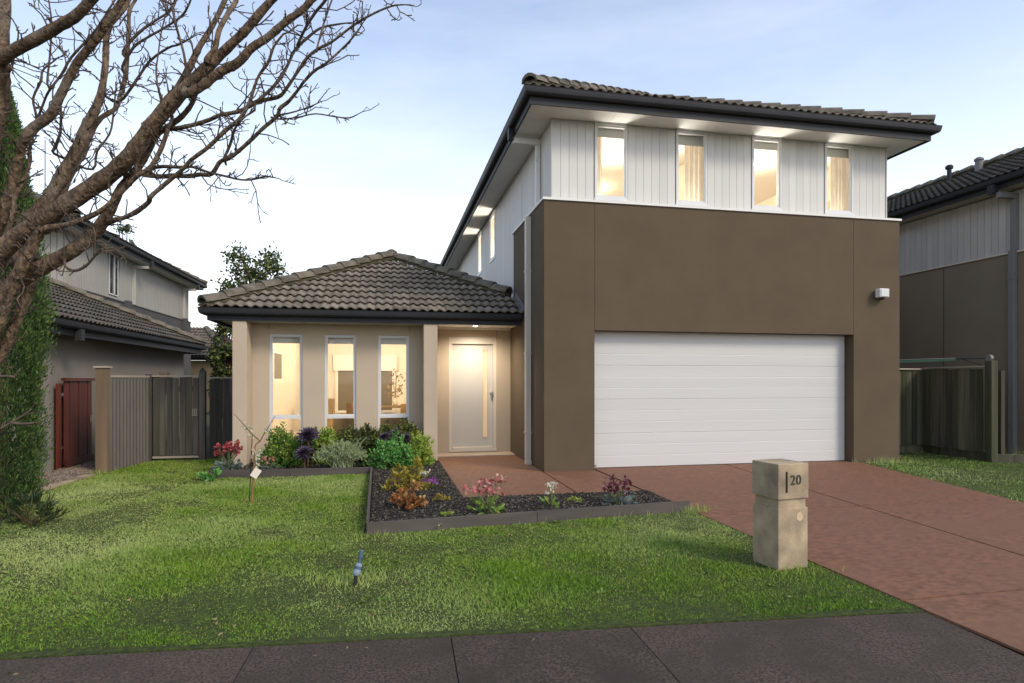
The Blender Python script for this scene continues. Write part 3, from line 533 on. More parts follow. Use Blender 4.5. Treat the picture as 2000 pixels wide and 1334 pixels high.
vv = V3((0, 2.8, 1.46)).normalized(); tile_field(fr_, (-12.2, 29.6, 2.54), (1, 0, 0), vv, 5.2, 3.1, [(V3((-6.98, 29.6, 0)), V3((-2.8, -1.62, 0)).normalized())], single=lambda r, c: False); caps(fr_, (-7.0, 29.62, 2.57), (-8.6, 32.4, 4.03))
# ------------------------------------------------------------------ fences, gates
def palings(name, parent, a, b, h, w=.105, m=WOOD, t=.018, z0=.06, top=None, jit=.012):
    a, b = Vector((a[0], a[1], 0)), Vector((b[0], b[1], 0)); d = b - a; n = max(1, round(d.length / w)); d.normalize(); w = (b - a).length / n; nn = Vector((d.y, -d.x, 0))
    for i in range(n):
        k = t * (i % 2) * .9 + random.uniform(-.003, .003); T = lambda u, v, z: tuple(a + d * u + nn * (v + k) + UPV * z)
        obj(name, B(i * w + .004, i * w + w - .004, 0, t, z0 + random.uniform(0, .02), h + random.uniform(-jit, jit), T=T), m, parent)
sf = empty('boundary_fence', (-4.25, 10.7, 0), label='grey ribbed side fence with tan end post and pale capping, beside the red gate', category='fence')
obj('post', B(-4.38, -4.22, 10.56, 10.70, -.05, 1.64), WOODT, sf, bevel=.004); obj('post_cap', B(-4.40, -4.20, 10.54, 10.72, 1.643, 1.672), WOODL, sf)
obj('capping', MB().prism([(-4.235, 10.72), (-4.10, 11.98), (-4.19, 11.98), (-4.325, 10.72)], 1.50, 1.535), WOODL, sf)
for i in range(12):
    t0 = i / 12; x = -4.26 + .135 * t0; y = 10.71 + 1.26 * t0; obj('paling', MB().prism([(x, y), (x + .004, y + .045), (x + .03, y + .06), (x + .034, y + .095), (x + .008, y + .103), (x - .02, y + .1), (x - .02, y)], .02, 1.498), COLORB, sf)
obj('post', B(-4.17, -4.08, 11.99, 12.08, 0, 1.56), WOOD, sf)
gt = empty('side_gate', (-3.6, 12, 0), label='dark weathered timber paling gate with a slotted hand hole', category='gate')
palings('paling', gt, (-4.06, 12.02), (-3.30, 12.02), 1.50, .105, z0=.10)
obj('rail', B(-4.06, -3.30, 12.04, 12.08, .28, .37), WOOD, gt); obj('rail', B(-4.06, -3.30, 12.04, 12.08, 1.25, 1.34), WOOD, gt); obj('gate_capping', B(-4.07, -3.30, 11.975, 12.06, 1.515, 1.54), WOODL, gt); obj('bottom_rail', B(-4.06, -3.30, 11.985, 12.02, .06, .095), WOODL, gt)
for i in range(4): obj('slot', B(-3.435 + i * .03, -3.423 + i * .03, 11.996, 12.0, .83, .94), WOODL, gt)
obj('slot_ledge', B(-3.44, -3.33, 11.99, 12.0, .815, .828), WOODL, gt); 
obj('post_block', B(-4.0, -3.86, 12.12, 12.24, 1.2, 1.6), WOODT, gt)
pf = empty('fence_panel', (-2.8, 12, 0), label='short dark paling panel between the side gate post and the house column', category='fence')
obj('post', MB().prism([(-3.285, 11.95), (-3.185, 11.95), (-3.185, 12.05), (-3.285, 12.05)], 0, 1.60), WOOD, pf)
mbp = MB(); mbp.v = [(-3.285, 11.95, 1.6), (-3.185, 11.95, 1.6), (-3.185, 12.05, 1.6), (-3.285, 12.05, 1.6), (-3.235, 11.95, 1.68), (-3.235, 12.05, 1.68)]; mbp.f = [(0, 1, 4), (2, 3, 5), (1, 2, 5, 4), (3, 0, 4, 5)]; obj('post_top', mbp, WOOD, pf)
palings('paling', pf, (-3.13, 12.03), (-2.47, 12.03), 1.47, .105, z0=.05); obj('rail', B(-3.13, -2.47, 12.05, 12.09, 1.2, 1.29), WOOD, pf); obj('capping', B(-3.14, -2.47, 11.985, 12.07, 1.485, 1.51), WOODL, pf)
rg = empty('red_gate', (-5.1, 11.5, 0), label='red stained timber board gate folded against the grey wall', category='gate')
TR = lambda a, b, c: (-5.06 + b, a, c)
for i in range(6): obj('board', B(11.10 + i * .152, 11.10 + i * .152 + .146, 0, .022 + (.008 if i % 2 else 0), .09, 1.44, T=TR), RED, rg, bevel=.004)
obj('bottom_rail', B(11.08, 12.02, .031, .055, .06, .17, T=TR), RED, rg); obj('capping', B(11.05, 12.05, -.01, .06, 1.443, 1.49, T=TR), RED, rg); obj('stile', B(10.93, 11.04, -.03, 0, .05, 1.40, T=TR), RED, rg)
for z in (.35, 1.2): obj('hinge', B(11.03, 11.10, .001, .012, z, z + .05, T=TR), STEEL, rg)
obj('latch', B(11.90, 11.95, .032, .05, .72, .84, T=TR), STEEL, rg)
lp = empty('paver', (-4.55, 11.6, 0), label='tan paving slab leaning behind the tan fence post', category='paver'); 
obj('slab', MB().box(-4.72, -4.42, 11.55, 11.60, .02, .42, T=lambda a, b, c: (a, b + c * .35, c)), PAVER, lp)
obj('stepping_slab', B(-4.86, -4.40, 10.72, 11.1, .0, .045), PAVER, label='flat sandy paving slab set in the gravel strip', category='paver')
for i, (x, y) in enumerate(((-4.42, 8.95), (-4.42, 9.42), (-4.41, 9.89))): obj('kerb_block', B(x, x + .12, y, y + .44, -.04, .045), STONE, label=('nearest', 'middle', 'farthest')[i] + ' sandy kerb block between lawn and gravel by the cypress', category='kerb', group='kerb blocks by the gravel strip', bevel=.008)
rf = empty('boundary_fence', (10.5, 9.0, 0), label='mossy timber paling fence at the right with thick end post', category='fence')
palings('paling', rf, (8.98, 10.44), (10.55, 10.44), 1.64, .125, WOODR, z0=.16); palings('paling', rf, (10.56, 10.42), (10.42, 9.02), 1.66, .125, WOODR, z0=.16)
obj('plinth', B(8.98, 10.55, 10.46, 10.49, -.02, .17), WOODR, rf); obj('plinth', MB().prism([(10.57, 10.42), (10.43, 8.9), (10.46, 8.9), (10.60, 10.42)], -.02, .17), WOODR, rf)
obj('capping', B(8.98, 10.60, 10.37, 10.45, 1.665, 1.69), WOODL, rf); obj('capping', MB().prism([(10.585, 10.36), (10.45, 8.97), (10.36, 8.97), (10.495, 10.36)], 1.685, 1.71), WOODL, rf)
obj('post', MB().prism([(10.38, 8.83), (10.52, 8.83), (10.52, 8.96), (10.38, 8.96)], -.05, 1.80), WOODR, rf, bevel=.02); obj('rear_post', B(10.62, 10.70, 8.86, 8.96, 0, 1.62), WOODR, rf)
obj('sleeper', MB().prism([(10.53, 8.86), (12.6, 7.5), (12.66, 7.58), (10.60, 8.95)], -.03, .15), WOODR, label='dark timber sleeper edging running right from the end post', category='sleeper')
cl = empty('clothesline', (10.45, 8.95, 1.6), label='folding clothesline with green wires above the right fence', category='clothesline')
A_ = Vector((10.42, 8.99, 1.84)); Bq = Vector((10.08, 9.25, 1.85)); Cq = Vector((9.3, 10.2, 1.83))
obj('mount', MB().lathe((10.45, 8.93, 1.85), [(.055, -.03), (.055, .03)], 14, 'X'), PIPEG, cl); obj('bracket', MB().tube([(10.44, 8.95, 1.76), (10.43, 8.97, 1.85)], [.018, .018], 8, 1), PIPEG, cl); obj('arm', MB().tube([A_, Bq], [.014, .014], 8, 1), GUTTER, cl); obj('strut', MB().tube([(10.42, 8.99, 1.7), (10.15, 9.2, 1.84)], [.009, .009], 6, 1), GUTTER, cl)
GW = mat('green_wire', (.10, .30, .20), rough=.5)
for k in range(4):
    o_ = Vector((.0, 0, -.012 * k)); obj('wire', MB().tube([Bq + o_, (Bq + Cq) / 2 + o_ + Vector((0, .06 * k, -.012)), Cq + o_ + Vector((0, .12 * k, 0))], [.004] * 3, 5, 2), GW, cl)
obj('front_bar', MB().tube([Bq, Cq], [.010, .010], 8, 1), PIPEG, cl)
# wall sensor light
wlt = empty('wall_light', (8.51, 9.31, 2.95), label='small white box light fixed on the brown wall above right of garage', category='light')
obj('housing', B(8.41, 8.60, 9.16, 9.27, 2.90, 3.05), PIPEWH, wlt, bevel=.012); obj('mounting_plate', B(8.43, 8.56, 9.271, 9.308, 2.92, 3.03), PIPEG, wlt); obj('lens', B(8.43, 8.58, 9.15, 9.159, 2.915, 3.035), FRAME, wlt); obj('sensor', MB().lathe((8.51, 9.22, 2.86), [(.02, 0), (.035, .02), (.035, .04)], 12), GUTTER, wlt)
# ------------------------------------------------------------------ letterbox, tap
lb = empty('letterbox', (3.0, 4.25, 0), label='square sandstone letterbox pillar numbered 20 beside the driveway', category='letterbox')
Rl = Matrix.Rotation(R_(8), 3, 'Z'); LO = Vector((2.91, 4.145, 0)); TL = lambda a, b, c: tuple(LO + Rl @ Vector((a, b, c)))
W_, D_ = .285, .275
def bevel_stack(parts, name, m):
    mb = MB()
    for p_ in parts: mb.box(*p_, T=TL)
    return obj(name, mb, m, lb, bevel=.006)
bevel_stack([(0, W_, 0, D_, -.03, .475)], 'base', STONE)
obj('neck', B(.012, W_ - .012, .012, D_ - .012, .475, .545, T=TL), STONE, lb)
hd = bevel_stack([(-.004, W_ + .004, -.004, D_ + .004, .545, .815)], 'head', STONE)
obj('slot', B(.066, .084, -.0055, .003, .595, .755, T=TL), HOLE, hd)
mb = MB(); n = 20; cx, cz, rr = .205, .405, .034      # newspaper bore: ring and recessed disc
for k in range(n):
    a0, a1 = 2 * math.pi * k / n, 2 * math.pi * (k + 1) / n
    P = lambda r, a, y: TL(cx + r * math.cos(a), y, cz + r * math.sin(a))
    mb.quad(P(rr, a0, -.0015), P(rr, a1, -.0015), P(rr * .93, a1, -.003), P(rr * .93, a0, -.003)); mb.quad(P(rr * .93, a0, -.003), P(rr * .93, a1, -.003), P(rr * .7, a1, -.0015), P(rr * .7, a0, -.0015))
mb.quad(*[P(rr * .7, 2 * math.pi * k / n, -.0015) for k in range(n)])
obj('newspaper_hole', mb, STONEIN, lb, fix=False)
fc = bpy.data.curves.new('numeral', 'FONT'); fc.body = '20'; fc.size = .105; fc.extrude = .004; fc.space_character = 1.05
to = bpy.data.objects.new('numeral', fc); COL.objects.link(to); dg = bpy.context.evaluated_depsgraph_get(); nm = bpy.data.meshes.new_from_object(to.evaluated_get(dg)); bpy.data.objects.remove(to)
RX90 = Matrix.Rotation(R_(90), 4, 'X'); nm.transform(Matrix.Translation((.108, -.006, .655)) @ RX90); nm.transform(Matrix.Translation(LO) @ Rl.to_4x4())
mb = MB(); mb.v = [tuple(v.co) for v in nm.vertices]; mb.f = [tuple(p.vertices) for p in nm.polygons]; obj('house_number', mb, DIGIT, hd)
tp = empty('garden_tap', (-.2, 4.41, 0), label='small grey and blue irrigation riser sticking up from the lawn', category='tap')
tb = gnd(693, 1148); BLUE = mat('blue_plastic', (.05, .085, .12), rough=.4); GREYP = mat('grey_plastic', (.20, .24, .29), rough=.4)
q0, q1, q2, q3 = tb + V3((0, 0, -.02)), tb + V3((.005, .02, .075)), tb + V3((.028, .05, .155)), tb + V3((.045, .075, .235))
obj('riser', MB().tube([q0, q1], [.014, .013], 10, 1), mat('black_poly', (.012, .012, .012), rough=.5), tp); obj('valve_body', MB().tube([q1, q1.lerp(q2, .15), q1.lerp(q2, .4), q2], [.018, .027, .029, .022], 12, 1), GREYP, tp, smooth=True); obj('band', MB().tube([q1.lerp(q2, .5), q1.lerp(q2, .75)], [.0295, .028], 12, 1), BLUE, tp); obj('neck', MB().tube([q2, q2.lerp(q3, .45)], [.012, .012], 10, 1), BLUE, tp); obj('cap', MB().tube([q2.lerp(q3, .42), q3], [.018, .015], 12, 1), BLUE, tp); obj('tip', MB().tube([q3, q3 + (q3 - q2) * .06], [.010, .010], 10, 1), GREYP, tp)
# ------------------------------------------------------------------ furniture and curtains behind the glass
SOFA = mat('sofa_brown', (.30, .20, .10), (.26, .17, .085), 9, .9); LIN = mat('linen', (.62, .53, .40), rough=.95); TIM = mat('chair_timber', (.22, .14, .07), rough=.6); CAB = mat('cabinet_timber', (.36, .25, .14), rough=.6)
def sofa(x0, x1, y0, y1, label, back_y, hgt=.74):
    s = empty('sofa', ((x0 + x1) / 2, (y0 + y1) / 2, .04), label=label, category='sofa'); bt = .2
    yb = (y0, y0 + bt) if back_y == 'near' else (y1 - bt, y1)
    obj('base', B(x0, x1, y0 + .002, y1 - .002, .10, .38), SOFA, s, bevel=.02); obj('backrest', B(x0 + .02, x1 - .02, yb[0], yb[1], .385, hgt), SOFA, s, bevel=.04)
    n = 3; w = (x1 - x0 - .4) / n
    for i in range(n): obj('seat_cushion', B(x0 + .2 + i * w + .006, x0 + .2 + (i + 1) * w - .006, y0 + bt + .01 if back_y == 'near' else y0 + .02, y1 - .02 if back_y == 'near' else y1 - bt - .01, .385, .50), LIN, s, bevel=.035)
    for x in (x0, x1 - .19): obj('armrest', B(x, x + .19, y0 + bt + .004 if back_y == 'near' else y0 + .01, y1 - .01 if back_y == 'near' else y1 - bt - .004, .385, .62), SOFA, s, bevel=.03)
    for x in (x0 + .06, x1 - .1):
        for y in (y0 + .06, y1 - .1): obj('foot', B(x, x + .04, y, y + .04, .04, .10), TIM, s)
    return s
sofa(-.95, .62, 11.62, 12.45, 'brown sofa with its back to the wing windows', 'near', .78)
sofa(.35, 2.2, 15.0, 15.9, 'pale cushioned sofa facing the right-hand wing window', 'far', .86)
def cushion(c, rot, label):
    mb = MB(); n = 8; Rm = Matrix.Rotation(rot, 3, 'Z') @ Matrix.Rotation(R_(-20), 3, 'X')
    for sgn in (1, -1):
        base = len(mb.v)
        for i in range(n + 1):
            for j in range(n + 1):
                u, v = i / n * 2 - 1, j / n * 2 - 1; t = .075 * (max(0, (1 - u * u) * (1 - v * v))) ** .45; mb.v.append(tuple(Vector(c) + Rm @ Vector((u * .22, sgn * t, v * .2))))
        for i in range(n):
            for j in range(n): q = base + i * (n + 1) + j; mb.f.append((q, q + 1, q + n + 2, q + n + 1))
    obj('cushion', mb, LIN, smooth=True, label=label, category='cushion')
cushion((.95, 15.45, .70), .2, 'cream cushion lying at the left on the pale sofa'); cushion((1.75, 15.5, .74), -.3, 'cream cushion standing at the right end of the pale sofa')
ch = empty('dining_chair', (-.75, 16.2, .04), label='curved brown dining chair below the rear window of the wing', category='chair')
mb = MB()
for k in range(7):
    a0, a1 = R_(200 + k * 20), R_(220 + k * 20); q = lambda a, z: (-.75 + .24 * math.cos(a), 16.2 + .22 * math.sin(a), z)
    mb.quad(q(a0, .52), q(a1, .52), q(a1, .88), q(a0, .88))
obj('backrest', mb, TIM, ch, fix=False); obj('seat', MB().lathe((-.75, 16.2, .46), [(.2, 0), (.235, .02), (.235, .05), (.2, .065)], 16), LIN, ch)
for x in (-.9, -.63):
    for y in (16.05, 16.32): obj('leg', MB().tube([(x, y, .04), (x * .97 - .02, y, .47)], [.012, .016], 8, 1), TIM, ch)
tb_ = empty('dining_table', (-.1, 16.7, .04), label='timber dining table under the rear window of the wing', category='table')
obj('tabletop', B(-.6, .9, 16.35, 17.15, .73, .77), TIM, tb_, bevel=.006)
for x in (-.54, .80):
    for y in (16.4, 17.05): obj('leg', B(x, x + .05, y, y + .05, .04, .73), TIM, tb_)
vz = empty('vase', (.1, 16.7, .77), label='vase of leafy branches on the dining table', category='vase'); obj('pot', MB().lathe((.25, 16.6, .772), [(.04, 0), (.075, .05), (.08, .12), (.05, .2), (.055, .22)], 14), LIN, vz)
cb = empty('cabinet', (-1.55, 16.0, .04), label='tall brown cabinet standing at the left inside the wing', category='cabinet'); obj('carcass', B(-1.75, -1.25, 15.5, 16.0, .04, 1.0), CAB, cb); obj('cabinet_door', B(-1.74, -1.505, 15.48, 15.498, .1, .98), CAB, cb); obj('cabinet_door', B(-1.495, -1.26, 15.48, 15.498, .1, .98), CAB, cb)
def curtain(x0, x1, y, label, z0=3.2, z1=5.6, tie=0):
    mb = MB(); n = 60; cols = []
    for j in range(9):
        t = j / 8; z = z1 + (z0 - z1) * t; row = []
        for i in range(n + 1):
            u = i / n; w = 1 - .35 * tie * t; x = x0 + (x1 - x0) * (.5 + (u - .5) * w); row.append((x, y + .03 * math.sin(u * 2 * math.pi * 4.5) * (1 + .4 * math.sin(u * 9)), z))
        cols.append(len(mb.v)); mb.v += row
    for a, b in zip(cols, cols[1:]):
        for i in range(n): mb.f.append((a + i, a + i + 1, b + i + 1, b + i))
    obj('curtain', mb, CURT, smooth=True, fix=False, label=label, category='curtain')
curtain(3.22, 3.52, 9.69, 'beige curtain at the left edge of the first upstairs window'); curtain(5.0, 5.40, 9.69, 'beige gathered curtain filling the right half of the second upstairs window'); curtain(7.86, 8.2, 9.69, 'beige curtain at the right edge of the fourth upstairs window')
obj('picture', MB().box(8.60, 8.635, 10.6, 11.3, 4.3, 5.0), LIN, label='pale picture hanging on the bedroom wall inside the fourth upstairs window', category='picture')
# ------------------------------------------------------------------ planting helpers
def raw_mesh(name, V, F, m, parent=None, tint=None, per=1, smooth=False, **kw):
    """fast mesh from numpy arrays (faces all of one size); tint is one value per leaf of `per` faces"""
    org = Vector(((V[:, 0].min() + V[:, 0].max()) / 2, (V[:, 1].min() + V[:, 1].max()) / 2, V[:, 2].min())); V = V - np.array(org); k = F.shape[1]
    me = bpy.data.meshes.new(name); me.vertices.add(len(V)); me.vertices.foreach_set('co', V.astype(np.float32).ravel())
    me.loops.add(F.size); me.loops.foreach_set('vertex_index', F.astype(np.int32).ravel()); me.polygons.add(len(F)); me.polygons.foreach_set('loop_start', np.arange(0, F.size, k, dtype=np.int32))
    me.update(calc_edges=True)
    if tint is not None:
        at = me.attributes.new('tint', 'FLOAT', 'FACE'); at.data.foreach_set('value', np.repeat(tint, per).astype(np.float32))
    if smooth: me.polygons.foreach_set('use_smooth', [True] * len(F))
    me.materials.append(m); o = bpy.data.objects.new(name, me); o.location = org - (ORG[parent.name] if parent else Vector()); finish(o, parent, **kw); ORG[o.name] = org
    return o
def unit(a): return a / np.maximum(1e-9, np.linalg.norm(a, axis=1, keepdims=True))
def leaves(P, D, Ln, Wd, fold=.18, roll=None):
    """pointed oval leaves (6 corners, two quads) from base P along D"""
    n = len(P); D = unit(D); rv = unit(rng.normal(size=(n, 3)) if roll is None else roll); S = unit(np.cross(D, rv)); N = np.cross(S, D)
    Ln = np.broadcast_to(Ln, (n,))[:, None]; Wd = np.broadcast_to(Wd, (n,))[:, None]
    V = np.empty((n, 6, 3)); V[:, 0] = P; V[:, 1] = P + D * Ln * .38 + S * Wd * .5 + N * Wd * fold; V[:, 2] = P + D * Ln * .75 + S * Wd * .36 + N * Wd * fold
    V[:, 3] = P + D * Ln - N * Ln * .06; V[:, 4] = P + D * Ln * .75 - S * Wd * .36 + N * Wd * fold; V[:, 5] = P + D * Ln * .38 - S * Wd * .5 + N * Wd * fold
    i = np.arange(n)[:, None] * 6; F = np.concatenate([i + np.array([[0, 1, 2, 3]]), i + np.array([[0, 3, 4, 5]])], axis=1).reshape(-1, 4)
    return V.reshape(-1, 3), F
def blades(P, D, Ln, Wd):
    n = len(P); D = unit(D); S = unit(np.cross(D, rng.normal(size=(n, 3)))); Ln = np.broadcast_to(Ln, (n,))[:, None]; Wd = np.broadcast_to(Wd, (n,))[:, None]
    V = np.empty((n, 3, 3)); V[:, 0] = P - S * Wd * .5; V[:, 1] = P + S * Wd * .5; V[:, 2] = P + D * Ln
    return V.reshape(-1, 3), np.arange(n * 3).reshape(-1, 3)
def inpoly(x, y, poly):
    r = np.zeros(len(x), bool); n = len(poly)
    for i in range(n):
        (x0, y0), (x1, y1) = poly[i], poly[(i + 1) % n]; c = ((y0 > y) != (y1 > y)) & (x < (x1 - x0) * (y - y0) / ((y1 - y0) or 1e-9) + x0); r ^= c
    return r
def noise2(x, y, s, seed=0):
    r = np.random.default_rng(seed); v = np.zeros_like(x)
    for k in range(7): a = r.uniform(0, 2 * math.pi); f = s * r.uniform(.5, 2.0); v += np.sin((x * math.cos(a) + y * math.sin(a)) * f + r.uniform(0, 6.3)) / 7 ** .5
    return v
# ------------------------------------------------------------------ grass, mulch, gravel
BED = [(-.20, 5.87), (3.30, 6.22), (3.30, 7.36), (.92, 7.36), (.92, 10.9), (.9, 11.3), (-2.5, 11.3), (-2.58, 9.72), (-.21, 9.62)]
GRAV = [(-6, 8.3), (-4.30, 8.85), (-4.28, 10.55), (-4.2, 12.5), (-6, 12.5)]
def grass(name, poly, n, lab, near=True, cl=(3.0, 14)):
    xs = np.array([p[0] for p in poly]); ys = np.array([p[1] for p in poly]); X = rng.uniform(max(xs.min(), -7.5), min(xs.max(), 12.2), n * 2); Y = rng.uniform(ys.min(), ys.max(), n * 2)
    keep = inpoly(X, Y, poly) & ~inpoly(X, Y, BED) & ~inpoly(X, Y, GRAV) & (rng.uniform(size=len(X)) < np.clip(1.25 - .075 * Y, .34, 1))
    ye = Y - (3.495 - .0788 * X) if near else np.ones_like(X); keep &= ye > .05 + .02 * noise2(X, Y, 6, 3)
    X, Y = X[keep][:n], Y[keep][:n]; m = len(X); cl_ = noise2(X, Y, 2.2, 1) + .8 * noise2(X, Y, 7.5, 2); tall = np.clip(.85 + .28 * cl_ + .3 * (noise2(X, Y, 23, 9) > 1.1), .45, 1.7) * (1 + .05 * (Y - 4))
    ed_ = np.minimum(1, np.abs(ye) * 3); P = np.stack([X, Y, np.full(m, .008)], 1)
    D = rng.normal(size=(m, 3)); D[:, 2] = np.abs(D[:, 2]) * .5 + .50 + .35 * np.clip(cl_, 0, 2)
    Ln = .0205 * tall * rng.uniform(.6, 1.5, m); Wd = .0060 * rng.uniform(.7, 1.5, m) * (1 + .09 * (Y - 3.5))
    V, F = blades(P, D, Ln, Wd); t = np.clip(rng.normal(.38 - .16 * cl_, .36, m) * np.clip(.25 + ye[keep][:n] * .45, 0, 1), 0, 1)  # pale tint fades towards the path; foreground darkening is painted into the blades
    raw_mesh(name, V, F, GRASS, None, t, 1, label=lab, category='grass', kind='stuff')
    return
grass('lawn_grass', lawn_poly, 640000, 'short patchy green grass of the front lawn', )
grass('side_lawn_grass', rl_poly, 60000, 'bright green grass right of the driveway', near=False)
def chips(name, poly, n, m, z, size, lab, cat, excl=None, flat=.35):
    xs = [p[0] for p in poly]; ys = [p[1] for p in poly]; X = rng.uniform(min(xs), max(xs), n * 3); Y = rng.uniform(min(ys), max(ys), n * 3); k = inpoly(X, Y, poly); X, Y = X[k][:n], Y[k][:n]; c = len(X)
    C = np.stack([X, Y, z + rng.uniform(-.003, .012, c)], 1); A = unit(rng.normal(size=(c, 3)) * np.array([1, 1, flat])); Bv = unit(np.cross(A, rng.normal(size=(c, 3)) * np.array([.35, .35, 1]))); Cv = np.cross(A, Bv)
    l = (size * rng.uniform(.5, 1.6, c))[:, None]; w = l * rng.uniform(.25, .6, c)[:, None] if flat < .5 else l * rng.uniform(.6, .9, c)[:, None]; h = w * (.35 if flat < .5 else .7)
    V = np.stack([C - A * l, C - Bv * w, C + A * l, C + Bv * w, C + Cv * h, C - Cv * h], 1).reshape(-1, 3); i = np.arange(c)[:, None] * 6
    F = np.concatenate([i + np.array([q]) for q in ((0, 1, 4), (1, 2, 4), (2, 3, 4), (3, 0, 4), (1, 0, 5), (2, 1, 5), (3, 2, 5), (0, 3, 5))], 1).reshape(-1, 3)
    raw_mesh(name, V, F, m, None, rng.uniform(0, 1, c) ** 2.2, 8, label=lab, category=cat, kind='stuff')
BEDI = [(-.14, 5.94), (3.24, 6.30), (3.25, 7.30), (.90, 7.30), (.90, 10.75), (.6, 11.2), (-2.2, 11.2), (-2.5, 10.7), (-2.5, 9.79), (-.18, 9.69)]
chips('bark_mulch', BEDI, 17000, CHIP, .054, .016, 'dark bark mulch covering the garden bed', 'mulch')
chips('gravel', [(-5.14, 8.7), (-4.42, 8.7), (-4.42, 10.5), (-4.30, 10.75), (-4.2, 11.9), (-5.04, 11.9)], 5200, PEB, .03, .017, 'brown pebble strip along the grey neighbour wall', 'gravel', flat=.9)
obj('gravel_base', MB().prism([(-5.14, 8.6), (-4.30, 8.6), (-4.30, 10.5), (-4.17, 11.98), (-5.14, 11.98)], -.03, .02), PEB, kind='structure')
def weeds(n):
    P = []; D = []; Ls = []
    for k in range(n):
        x, y = rng.uniform(-3.8, 3.1), rng.uniform(3.7, 9.4)
        if inpoly(np.array([x]), np.array([y]), BED)[0] or y < yedge(x) + .12 or (x > .85 and y > 7.2): continue
        m = rng.integers(5, 11); s_ = rng.uniform(.02, .042)
        for j in range(m): a = rng.uniform(0, 6.283); P.append((x, y, .014)); D.append((math.cos(a), math.sin(a), rng.uniform(.15, .7))); Ls.append(s_ * rng.uniform(.7, 1.2))
    V, F = leaves(np.array(P), np.array(D), np.array(Ls), np.array(Ls) * .5); raw_mesh('lawn_weeds', V, F, mat('weed_leaf', (.085, .16, .02), (.06, .13, .015), 5, .6, tint=(.17, .24, .05)), None, rng.uniform(0, 1, len(P)), 2, label='small broad-leaved weeds scattered through the front lawn', category='weeds', kind='stuff')
    n2 = 420; X = rng.uniform(-4, 3.2, n2); Y = rng.uniform(3.3, 9.4, n2); k = ~inpoly(X, Y, BED) & (Y > 3.495 - .0788 * X - .35) & ~((X > .85) & (Y > 7.2)); P = np.stack([X[k], Y[k], np.where(Y[k] > 3.495 - .0788 * X[k], .03, .010)], 1); V, F = leaves(P, rng.normal(size=P.shape) * np.array([1, 1, .2]), rng.uniform(.012, .035, len(P)), rng.uniform(.008, .018, len(P))); raw_mesh('leaf_litter', V, F, mat('dry_leaf', (.14, .085, .04), (.07, .045, .025), 9, .9, tint=(.26, .20, .11)), None, rng.uniform(0, 1, len(P)), 2, label='tiny dry leaves and bark bits littered over lawn and path edge', category='litter', kind='stuff')
weeds(170)
# long grass tufts along the edging, posts and driveway
def tuft(c, n, h, spread, lab, m=None):
    P = np.array(c)[None] + rng.normal(size=(n, 3)) * np.array([spread, spread * .6, 0]); P[:, 2] = .005; D = rng.normal(size=(n, 3)) * .38; D[:, 2] = 1
    V, F = blades(P, D, h * rng.uniform(.4, 1.2, n), .006); raw_mesh('grass_tuft', V, F, m or GRASS, None, rng.uniform(0, 1, n), 1, label=lab, category='grass', kind='stuff')
tuft((2.2, 6.08, 0), 140, .09, .35, 'long grass growing against the middle of the front edging board'); tuft((3.3, 6.2, 0), 200, .10, .10, 'grass clump at the right end of the front edging board')
tuft((-.12, 5.82, 0), 90, .09, .16, 'grass at the front left corner of the garden edging'); tuft((3.0, 4.07, 0), 260, .07, .14, 'grass around the foot of the letterbox'); tuft((-.22, 4.55, 0), 420, .07, .16, 'lush grass clump around the irrigation riser')
tuft((-1.6, 7.66, 0), 160, .07, .14, 'grass ring at the foot of the blossom sapling'); tuft((8.6, 9.2, 0), 300, .13, .22, 'long grass at the foot of the brown right pillar'); tuft((-4.25, 10.45, 0), 120, .12, .10, 'weedy grass at the foot of the tan fence post'); tuft((11.3, 9.1, 0), 130, .30, .22, 'tall pale grass beside the right neighbour downpipe', mat('pale_grass', (.22, .25, .06), rough=.7))
# ------------------------------------------------------------------ plants
def leafm(name, a, b, t, rough=.5, sub=.25): return mat(name, a, b, 9, rough, tint=t, spec=.4, sub=sub)
G_GREEN = leafm('leaf_green', (.055, .15, .025), (.085, .20, .03), (.33, .42, .06)); G_DARK = leafm('leaf_dark', (.030, .055, .020), (.05, .065, .026), (.30, .34, .06)); G_LIME = leafm('leaf_lime', (.18, .30, .04), (.23, .35, .05), (.42, .46, .09)); G_FRESH = leafm('leaf_fresh', (.085, .26, .05), (.12, .32, .07), (.25, .45, .12)); G_SILV = leafm('leaf_silver', (.24, .31, .14), (.29, .35, .18), (.40, .45, .25)); G_PURP = leafm('leaf_purple', (.022, .014, .028), (.035, .022, .040), (.10, .07, .11), .35, .05)
G_GREY = leafm('leaf_bluegrey', (.11, .15, .13), (.14, .18, .16), (.22, .25, .22)); F_RED = leafm('flower_red', (.28, .035, .045), (.34, .05, .06), (.42, .12, .12)); F_PINK = leafm('flower_pink', (.45, .10, .11), (.50, .16, .15), (.60, .42, .30)); F_WHITE = leafm('flower_white', (.62, .58, .50), (.55, .50, .42), (.70, .68, .45)); F_PURP = leafm('flower_purple', (.20, .06, .33), (.30, .06, .30), (.45, .12, .36)); F_ORANGE = leafm('leaf_orange', (.36, .14, .035), (.28, .10, .035), (.42, .30, .12)); F_YELL = leafm('leaf_yellow', (.30, .24, .025), (.24, .20, .03), (.40, .32, .06)); F_DKRED = leafm('flower_dark_red', (.13, .03, .045), (.10, .025, .04), (.20, .07, .08)); STEMM = mat('green_stem', (.13, .15, .055), rough=.6); STEMB = mat('brown_stem', (.12, .075, .04), rough=.7)
